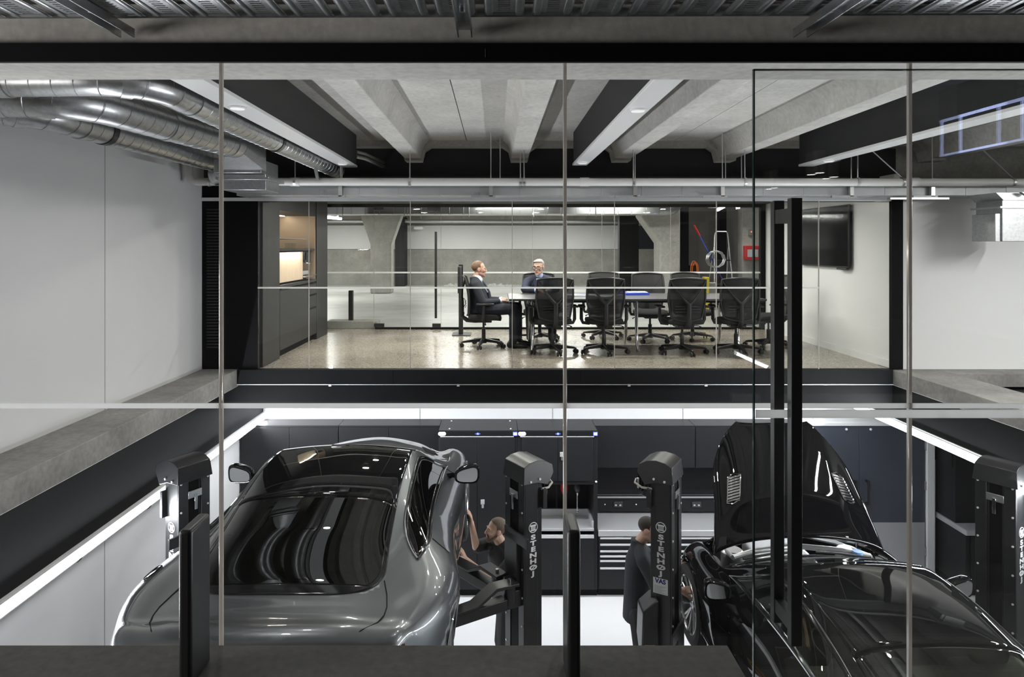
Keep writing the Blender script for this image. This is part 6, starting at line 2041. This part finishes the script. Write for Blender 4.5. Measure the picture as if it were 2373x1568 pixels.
def person(name, label, J, mats, sleeves='long', hand=None, head_s=1.0, jacket=True, hair=None):
    """J: joints in world metres. Returns the thing with body, clothing and hair"""
    base = J['base']
    t = thing(name, label, 'person', base)
    fl = Flesh()
    P, hm_ = head_flesh(fl, J['head'], J['face'], J.get('head_up', (0, 0, 1)), head_s)
    neck0 = P(0, -0.015, -0.06); 
    fl.chain([(neck0, 0.054), (V(J['neck']), 0.060)])
    up = (V(J['neck']) - V(J['pelvis'])).normalized()
    sr = (V(J['sh_r']) - V(J['sh_l'])).normalized()
    fw = up.cross(sr).normalized()
    ch = V(J['neck']).lerp(V(J['pelvis']), 0.32); wa = V(J['neck']).lerp(V(J['pelvis']), 0.70)
    if 'bulge' in J:
        wa = wa + fw * J['bulge']
    fl.chain([(V(J['neck']), 0.065), (ch, 0.115), (wa, 0.115), (V(J['pelvis']), 0.125)])
    for s_ in ('l', 'r'):
        fl.chain([(V(J['neck']), 0.055), (V(J['sh_' + s_]), 0.052), (V(J['el_' + s_]), 0.042), (V(J['wr_' + s_]), 0.028)])
        fl.chain([(V(J['pelvis']), 0.10), (V(J['hip_' + s_]), 0.088), (V(J['kn_' + s_]), 0.056), (V(J['an_' + s_]), 0.038)])
        toe = V(J['toe_' + s_])
        fl.chain([(V(J['an_' + s_]), 0.034), (V(J['an_' + s_]).lerp(toe, 0.35) - V((0, 0, 0.02)), 0.026), (V(J['an_' + s_]).lerp(toe, 0.8) * 1.0 + V((0, 0, 0.008)), 0.018)])
        if J.get('hd_' + s_):
            dv, pn, cu, sd = J['hd_' + s_]
            hand_flesh(fl, J['wr_' + s_], dv, pn, cu, sd)
    # lips get their own colour
    lipc = P(0, 0.096, -0.060)
    body = fl.build('body', [mats['skin'], T['lip']], t, 0.0058, 2, lambda p: 1 if ((p - lipc).length < 0.026 and abs((p - lipc).dot(V(P(0, 0, 1) - P(0, 0, 0)))) < 0.010 and (p - lipc).dot(V(P(0, 1, 0) - P(0, 0, 0))) > -0.016) else 0)
    eyes(t, P, hm_, head_s)
    if jacket:
        fl = Flesh()
        g = 0.018
        nk = V(J['neck'])
        collar = nk + up * 0.005
        fl.slab(collar + up * 0.045 - fw * 0.022, 0.066, 0.060, collar - up * 0.03, 0.100, 0.082, sr, fw)
        fl.slab(collar - up * 0.01, 0.085, 0.076, ch + up * 0.03, 0.180, 0.127, sr, fw)
        fl.slab(ch + up * 0.03, 0.180, 0.125, ch - up * 0.06, 0.178, 0.130, sr, fw)
        fl.slab(ch - up * 0.05, 0.178, 0.130, wa, 0.160, 0.132 + J.get('bulge', 0) * 0.4, sr, fw)
        hem = V(J['pelvis']) - up * J.get('hem', 0.02)
        fl.slab(wa, 0.160, 0.132 + J.get('bulge', 0) * 0.4, hem, 0.178, 0.138, sr, fw)
        for s_ in ('l', 'r'):
            sh, el, wr = V(J['sh_' + s_]), V(J['el_' + s_]), V(J['wr_' + s_])
            fl.cap(nk - up * 0.005, 0.068, sh + up * 0.004, 0.068)
            if sleeves == 'long':
                fl.chain([(sh, 0.068), (sh.lerp(el, 0.5), 0.062), (el, 0.055), (el.lerp(wr, 0.5), 0.048), (el.lerp(wr, 0.90), 0.040)])
            else:
                fl.chain([(sh, 0.070), (sh.lerp(el, 0.45), 0.068), (sh.lerp(el, 0.80), 0.070)])
        fl.build('jacket' if sleeves == 'long' else 'work_shirt', mats['top'], t, 0.010, 2)
    # trousers
    fl = Flesh()
    fl.slab(V(J['pelvis']) + up * 0.10, 0.150, 0.120, V(J['pelvis']) - up * 0.06, 0.168, 0.130, sr, fw)
    for s_ in ('l', 'r'):
        hp, kn, an = V(J['hip_' + s_]), V(J['kn_' + s_]), V(J['an_' + s_])
        fl.chain([(V(J['pelvis']), 0.11), (hp, 0.105), (hp.lerp(kn, 0.5), 0.090), (kn, 0.074), (kn.lerp(an, 0.45), 0.070), (an - (kn - an).normalized() * 0.015, 0.062)])
    fl.build('trousers', mats['trousers'], t, 0.010, 2)
    for s_ in ('l', 'r'):
        an, toe = V(J['an_' + s_]), V(J['toe_' + s_])
        dv = (toe - an); dv.z = 0; dv = dv.normalized()
        fl = Flesh()
        z0 = toe.z
        a0 = V((an.x, an.y, z0)) - dv * 0.055
        fl.chain([(a0 + V((0, 0, 0.040)), 0.040), (a0 + dv * 0.10 + V((0, 0, 0.042)), 0.042), (a0 + dv * 0.17 + V((0, 0, 0.035)), 0.040), (a0 + dv * 0.24 + V((0, 0, 0.026)), 0.027)])
        fl.cap(a0 + V((0, 0, 0.05)), 0.042, an + V((0, 0, 0.02)), 0.045)
        o = fl.build('shoe', T['shoe'], t, 0.008, 1)
        for v in o.data.vertices:
            zz = v.co.z + t.location.z
            if zz < z0 + 0.002:
                v.co.z = z0 + 0.002 - t.location.z
    # hair: cap of the skull
    if hair:
        hm, kind = hair
        r, f, u = frame_of(J['face'], J.get('head_up', (0, 0, 1)))
        fl = Flesh()
        s = head_s
        fl.egg(P(0, -0.020, 0.042), (0.080 * s, 0.096 * s, 0.084 * s), hm_)
        if kind == 'full':
            fl.egg(P(0, 0.030, 0.088), (0.064 * s, 0.048 * s, 0.030 * s), hm_)
            fl.egg(P(0.015, 0.055, 0.088), (0.046 * s, 0.026 * s, 0.020 * s), hm_)
            for k in range(9):
                fl.cap(P(-0.045 + 0.0115 * k, 0.05 - 0.01 * (k % 2), 0.090 + 0.006 * math.sin(k * 2.1)), 0.012 * s, P(-0.04 + 0.010 * k, -0.05, 0.112 - 0.0006 * (k - 4) ** 2), 0.010 * s)
        o = fl.build('hair', hm, t, 0.006, 1)
        # trim away the face and neck side of the cap
        b = bmesh.new(); b.from_mesh(o.data)
        off = wl(t)
        dele = []
        for v in b.verts:
            q = (v.co + off - V(J['head'])) / s
            x, y, z = q.dot(r), q.dot(f), q.dot(u)
            line = 0.055 if kind == 'recede' else 0.062
            low = -0.045 if y < -0.04 else -0.045 + (y + 0.04) * 0.75
            if kind == 'recede':
                lim = (y > 0.02 + 0.0 and z < 0.075 + (y - 0.02) * 0.9) or z < low or (y > 0.0 and abs(x) < 0.055 and y > 0.055)
            elif kind == 'full':
                lim = (y > 0.025 and z < 0.070 + (y - 0.03) * 0.30) or z < low
            else:
                lim = (y > 0.02 and z < 0.066 + (y - 0.02) * 0.65) or z < low
            if lim:
                dele.append(v)
        bmesh.ops.delete(b, geom=dele, context='VERTS')
        b.to_mesh(o.data); b.free()
    return t, P, (sr, fw, up), hm_


# ---- man in profile, seated at the end of the table (faces +x)
X0, Y0 = -0.17, 9.85
J = dict(base=(X0, Y0, 0.0),
         head=(-0.235, Y0 + 0.0, 1.115), face=(1, 0.10, -0.02), head_up=(0.04, 0, 1),
         neck=(-0.285, Y0, 0.965), pelvis=(-0.24, Y0, 0.555), bulge=0.02, hem=0.06,
         sh_r=(-0.285, Y0 - 0.185, 0.895), sh_l=(-0.285, Y0 + 0.185, 0.895),
         el_r=(-0.175, Y0 - 0.235, 0.655), el_l=(-0.16, Y0 + 0.23, 0.655),
         wr_r=(0.075, Y0 - 0.085, 0.665), wr_l=(0.09, Y0 + 0.06, 0.675),
         hd_r=((1, 0.45, -0.15), (0.1, 0.9, -0.3), 0.55, 1), hd_l=((1, -0.5, -0.25), (0.0, -0.8, -0.5), 0.5, -1),
         hip_r=(-0.19, Y0 - 0.10, 0.545), hip_l=(-0.19, Y0 + 0.10, 0.545),
         kn_r=(0.265, Y0 - 0.13, 0.555), kn_l=(0.32, Y0 + 0.10, 0.565),
         an_r=(0.255, Y0 - 0.15, 0.115), an_l=(0.33, Y0 + 0.10, 0.115),
         toe_r=(0.45, Y0 - 0.16, 0.0), toe_l=(0.52, Y0 + 0.09, 0.0))
mA, P, ax, hm_ = person('person', 'person in dark blue suit sitting in profile at the table end, hands in lap', J,
               dict(skin=T['skin_ruddy'], top=T['suit_dark'], trousers=T['suit_dark']), hair=(T['hair_brown'], 'recede'))
fl = Flesh(); fl.cap(P(0, -0.025, -0.108), 0.0605, P(0.0, -0.008, -0.150), 0.066); fl.build('shirt_collar', T['shirt_white'], mA, 0.006, 1)
b = MB(); sr, fw, up = ax
nk = V(J['neck'])
b.quad([nk + fw * 0.068 + sr * -0.05 + up * -0.02, nk + fw * 0.068 + sr * 0.05 + up * -0.02, nk + fw * 0.150 + sr * 0.03 - up * 0.20, nk + fw * 0.150 - sr * 0.03 - up * 0.20], 0.012); b.build('shirt_front', T['shirt_white'], mA)
b = MB(); b.tube([nk + fw * 0.078 - up * 0.012, nk + fw * 0.118 - up * 0.07, nk + fw * 0.165 - up * 0.20, nk + fw * 0.170 - up * 0.28], [0.020, 0.020, 0.028, 0.030], 8); b.build('tie', T['tie'], mA)
for s_ in ('l', 'r'):
    el, wr = V(J['el_' + s_]), V(J['wr_' + s_])
    MB().cyl(el.lerp(wr, 0.90), el.lerp(wr, 1.02), 0.037, 0.036, 16).build('shirt_cuff', T['shirt_white'], mA, 0.004)
o = MB().cbox((0.18, Y0 - 0.02, 0.665), (0.20, 0.16, 0.004), MX.Rotation(R(8), 4, 'Y')).build('paper_sheet', T['paper'])
tag(o, 'white sheet of paper held in the lap of the man in profile', 'paper')

# ---- man with glasses behind the table (faces the camera, head turned)
X1, Y1 = 0.68, 10.52
J = dict(base=(X1, Y1, 0.0),
         head=(X1 - 0.02, Y1 - 0.09, 1.125), face=(-0.42, -1, -0.10), head_up=(0, 0, 1),
         neck=(X1 + 0.0, Y1 - 0.02, 0.975), pelvis=(X1, Y1 + 0.03, 0.55), bulge=0.03,
         sh_r=(X1 - 0.19, Y1 - 0.04, 0.90), sh_l=(X1 + 0.19, Y1 - 0.04, 0.90),
         el_r=(X1 - 0.245, Y1 - 0.20, 0.80), el_l=(X1 + 0.245, Y1 - 0.20, 0.80),
         wr_r=(X1 - 0.06, Y1 - 0.41, 0.795), wr_l=(X1 + 0.10, Y1 - 0.42, 0.795),
         hd_r=((0.65, -0.6, -0.05), (0.1, 0, -1), 0.35, 1), hd_l=((-0.65, -0.6, -0.05), (-0.1, 0, -1), 0.4, -1),
         hip_r=(X1 - 0.10, Y1 - 0.02, 0.54), hip_l=(X1 + 0.10, Y1 - 0.02, 0.54),
         kn_r=(X1 - 0.17, Y1 - 0.44, 0.54), kn_l=(X1 + 0.17, Y1 - 0.44, 0.54),
         an_r=(X1 - 0.16, Y1 - 0.40, 0.11), an_l=(X1 + 0.16, Y1 - 0.42, 0.11),
         toe_r=(X1 - 0.18, Y1 - 0.60, 0.0), toe_l=(X1 + 0.18, Y1 - 0.62, 0.0))
mBp, P, ax, hm_ = person('person', 'person with dark glasses, grey hair and navy suit sitting behind the table', J,
               dict(skin=T['skin'], top=T['suit_navy'], trousers=T['suit_dark']), hair=(T['hair_grey'], 'full'), head_s=1.04)
sr, fw, up = ax
nk = V(J['neck'])
fl = Flesh(); fl.cap(P(0, -0.02, -0.115), 0.0575, nk + fw * 0.004 - up * 0.0, 0.062); fl.build('shirt_collar', T['shirt'], mBp, 0.006, 1)
b = MB()
b.prism([(-0.065, -0.005), (0.065, -0.005), (0.012, -0.26), (-0.012, -0.26)], 'y', 0.0, 0.02, MX.Translation(nk + fw * 0.115) @ MX.Rotation(R(-9), 4, 'X')); b.build('shirt_front', T['shirt'], mBp, 0.003)
b = MB(); q = nk + fw * 0.125
b.prism([(-0.020, -0.01), (0.020, -0.01), (0.016, -0.05), (0.036, -0.24), (0, -0.28), (-0.036, -0.24), (-0.016, -0.05)], 'y', -0.012, 0.0, MX.Translation(nk + fw * 0.112) @ MX.Rotation(R(-9), 4, 'X')); b.build('tie', T['tie_stripe'], mBp, 0.004, label='striped tie')
for s in (-1, 1):
    b = MB(); b.prism([(s * 0.062, 0.01), (s * 0.105, -0.05), (s * 0.095, -0.10), (s * 0.015, -0.27), (s * 0.012, -0.25)], 'y', -0.008, 0.004, MX.Translation(nk + fw * 0.118) @ MX.Rotation(R(-9), 4, 'X')); b.build('lapel', T['suit_navy'], mBp, 0.003)
g = thing('eyeglasses', 'dark-rimmed glasses worn by the man behind the table', 'glasses', tuple(P(0, 0.10, 0)))
for q in (-1, 1):
    b = MB()
    b.tube([P(q * 0.034 + 0.027 * math.copysign(abs(math.cos(a)) ** 0.7, math.cos(a)), 0.106, 0.002 + 0.020 * math.copysign(abs(math.sin(a)) ** 0.7, math.sin(a))) for a in [2 * PI * i / 24 for i in range(24)]], 0.0036, 6, True)
    b.build('rim', T['plastic'], g)
    b = MB(); b.tube([P(q * 0.061, 0.104, 0.008), P(q * 0.076, 0.06, 0.008), P(q * 0.080, -0.01, 0.004)], 0.003, 6); b.build('temple', T['plastic'], g)
b = MB(); b.tube([P(-0.008, 0.108, 0.006), P(0, 0.111, 0.009), P(0.008, 0.108, 0.006)], 0.003, 6); b.build('bridge', T['plastic'], g)
for s_ in ('l', 'r'):
    el, wr = V(J['el_' + s_]), V(J['wr_' + s_])
    MB().cyl(el.lerp(wr, 0.88), el.lerp(wr, 1.0), 0.038, 0.037, 16).build('shirt_cuff', T['shirt'], mBp, 0.004)

# ---- bearded worker reaching up to the raised car (faces -x)
X2, Y2 = 0.06, 6.90
J = dict(base=(X2, Y2, FZ),
         head=(X2 - 0.055, Y2 - 0.03, -1.405), face=(-1, -0.32, 0.10), head_up=(0.08, 0, 1),
         neck=(X2 + 0.0, Y2, -1.555), pelvis=(X2 + 0.06, Y2, FZ + 0.96), hem=0.10,
         sh_l=(X2 + 0.13, Y2 - 0.15, -1.63), sh_r=(X2 - 0.14, Y2 + 0.12, -1.61),
         el_l=(X2 - 0.07, Y2 - 0.32, -1.79), el_r=(X2 - 0.255, Y2 + 0.0, -1.585),
         wr_l=(X2 - 0.35, Y2 - 0.25, -1.60), wr_r=(X2 - 0.295, Y2 - 0.10, -1.325),
         hd_l=((-0.45, 0.1, 0.9), (-0.9, 0.2, -0.3), 0.35, 1), hd_r=((-0.10, -0.1, 1), (-1, 0, 0), 0.30, -1),
         hip_l=(X2 + 0.06, Y2 - 0.10, FZ + 0.93), hip_r=(X2 + 0.06, Y2 + 0.10, FZ + 0.93),
         kn_l=(X2 + 0.03, Y2 - 0.14, FZ + 0.50), kn_r=(X2 + 0.0, Y2 + 0.12, FZ + 0.50),
         an_l=(X2 + 0.08, Y2 - 0.15, FZ + 0.09), an_r=(X2 + 0.10, Y2 + 0.13, FZ + 0.09),
         toe_l=(X2 - 0.12, Y2 - 0.20, FZ), toe_r=(X2 - 0.10, Y2 + 0.13, FZ))
mC, P, ax, hm_ = person('person', 'bearded person in black short-sleeved work shirt reaching up to the grey car', J,
               dict(skin=T['skin'], top=T['work_black'], trousers=T['work_black']), sleeves='short', hair=(T['hair_crop'], 'crop'))
fl = Flesh()
fl.egg(P(0, 0.052, -0.086), (0.050, 0.044, 0.028), hm_); fl.egg(P(0, 0.068, -0.100), (0.030, 0.028, 0.024), hm_)
for q in (-1, 1):
    fl.cap(P(q * 0.046, 0.048, -0.074), 0.018, P(q * 0.064, 0.006, -0.036), 0.010)
    fl.cap(P(q * 0.022, 0.089, -0.046), 0.006, P(q * 0.030, 0.078, -0.072), 0.008)
fl.cap(P(-0.02, 0.091, -0.043), 0.006, P(0.02, 0.091, -0.043), 0.006)
fl.build('beard', T['hair_crop'], mC, 0.005, 1)
sr, fw, up = ax
nk = V(J['neck'])
b = MB()
for s in (-1, 1):
    b.quad([nk + fw * 0.05 + sr * s * 0.02 - up * 0.01, nk + fw * 0.03 + sr * s * 0.075 + up * 0.0, nk + fw * 0.09 + sr * s * 0.07 - up * 0.06], 0.008)
b.build('collar', T['work_black'], mC, 0.002)
b = MB(); b.prism([(-0.035, 0.0), (0.0, -0.012), (0.035, 0.0), (0.012, 0.012), (-0.012, 0.012)], 'y', -0.002, 0.002, MX.Translation(nk + fw * 0.132 - sr * 0.085 - up * 0.17) @ MX.Rotation(R(-80), 4, 'Z')); b.build('chest_badge', T['white_ink'], mC, label='small pale winged badge')

# ---- worker behind the lift column, reaching to the wheel of the black car (faces +x)
X3, Y3 = 1.44, 6.85
J = dict(base=(X3, Y3, FZ),
         head=(X3 + 0.085, Y3 - 0.05, -1.375), face=(1, -0.45, -0.28), head_up=(0.25, 0, 1),
         neck=(X3 + 0.0, Y3, -1.535), pelvis=(X3 - 0.02, Y3, FZ + 0.96), hem=0.14,
         sh_r=(X3 + 0.0, Y3 - 0.20, -1.62), sh_l=(X3 + 0.02, Y3 + 0.19, -1.62),
         el_r=(X3 + 0.11, Y3 - 0.42, -1.81), el_l=(X3 + 0.18, Y3 - 0.04, -1.74),
         wr_r=(X3 + 0.25, Y3 - 0.66, -1.67), wr_l=(X3 + 0.27, Y3 - 0.36, -1.56),
         hd_r=((0.9, -0.25, 0.15), (0.25, 0.5, -0.6), 0.5, -1), hd_l=((0.85, -0.5, 0.12), (0.3, -0.2, -0.9), 0.25, 1),
         hip_r=(X3 - 0.02, Y3 - 0.10, FZ + 0.93), hip_l=(X3 - 0.02, Y3 + 0.10, FZ + 0.93),
         kn_r=(X3 + 0.0, Y3 - 0.13, FZ + 0.50), kn_l=(X3 + 0.05, Y3 + 0.12, FZ + 0.50),
         an_r=(X3 - 0.09, Y3 - 0.14, FZ + 0.09), an_l=(X3 - 0.02, Y3 + 0.13, FZ + 0.09),
         toe_r=(X3 + 0.11, Y3 - 0.18, FZ), toe_l=(X3 + 0.18, Y3 + 0.12, FZ))
mD, P, ax, hm_ = person('person', 'dark-haired person in navy work shirt behind the lift column with the red switch', J,
               dict(skin=T['skin'], top=T['work_navy'], trousers=T['work_black']), sleeves='short', hair=(T['hair_dark'], 'crop'))
# ------------------------------------------------------------------ settle
for o in list(bpy.data.objects):
    if o.parent is None and o.type == 'MESH' and 'kind' in o.keys() and 'category' not in o.keys():
        o['label'] = 'fine joint line in the white wall panels'
        o['category'] = 'joint'
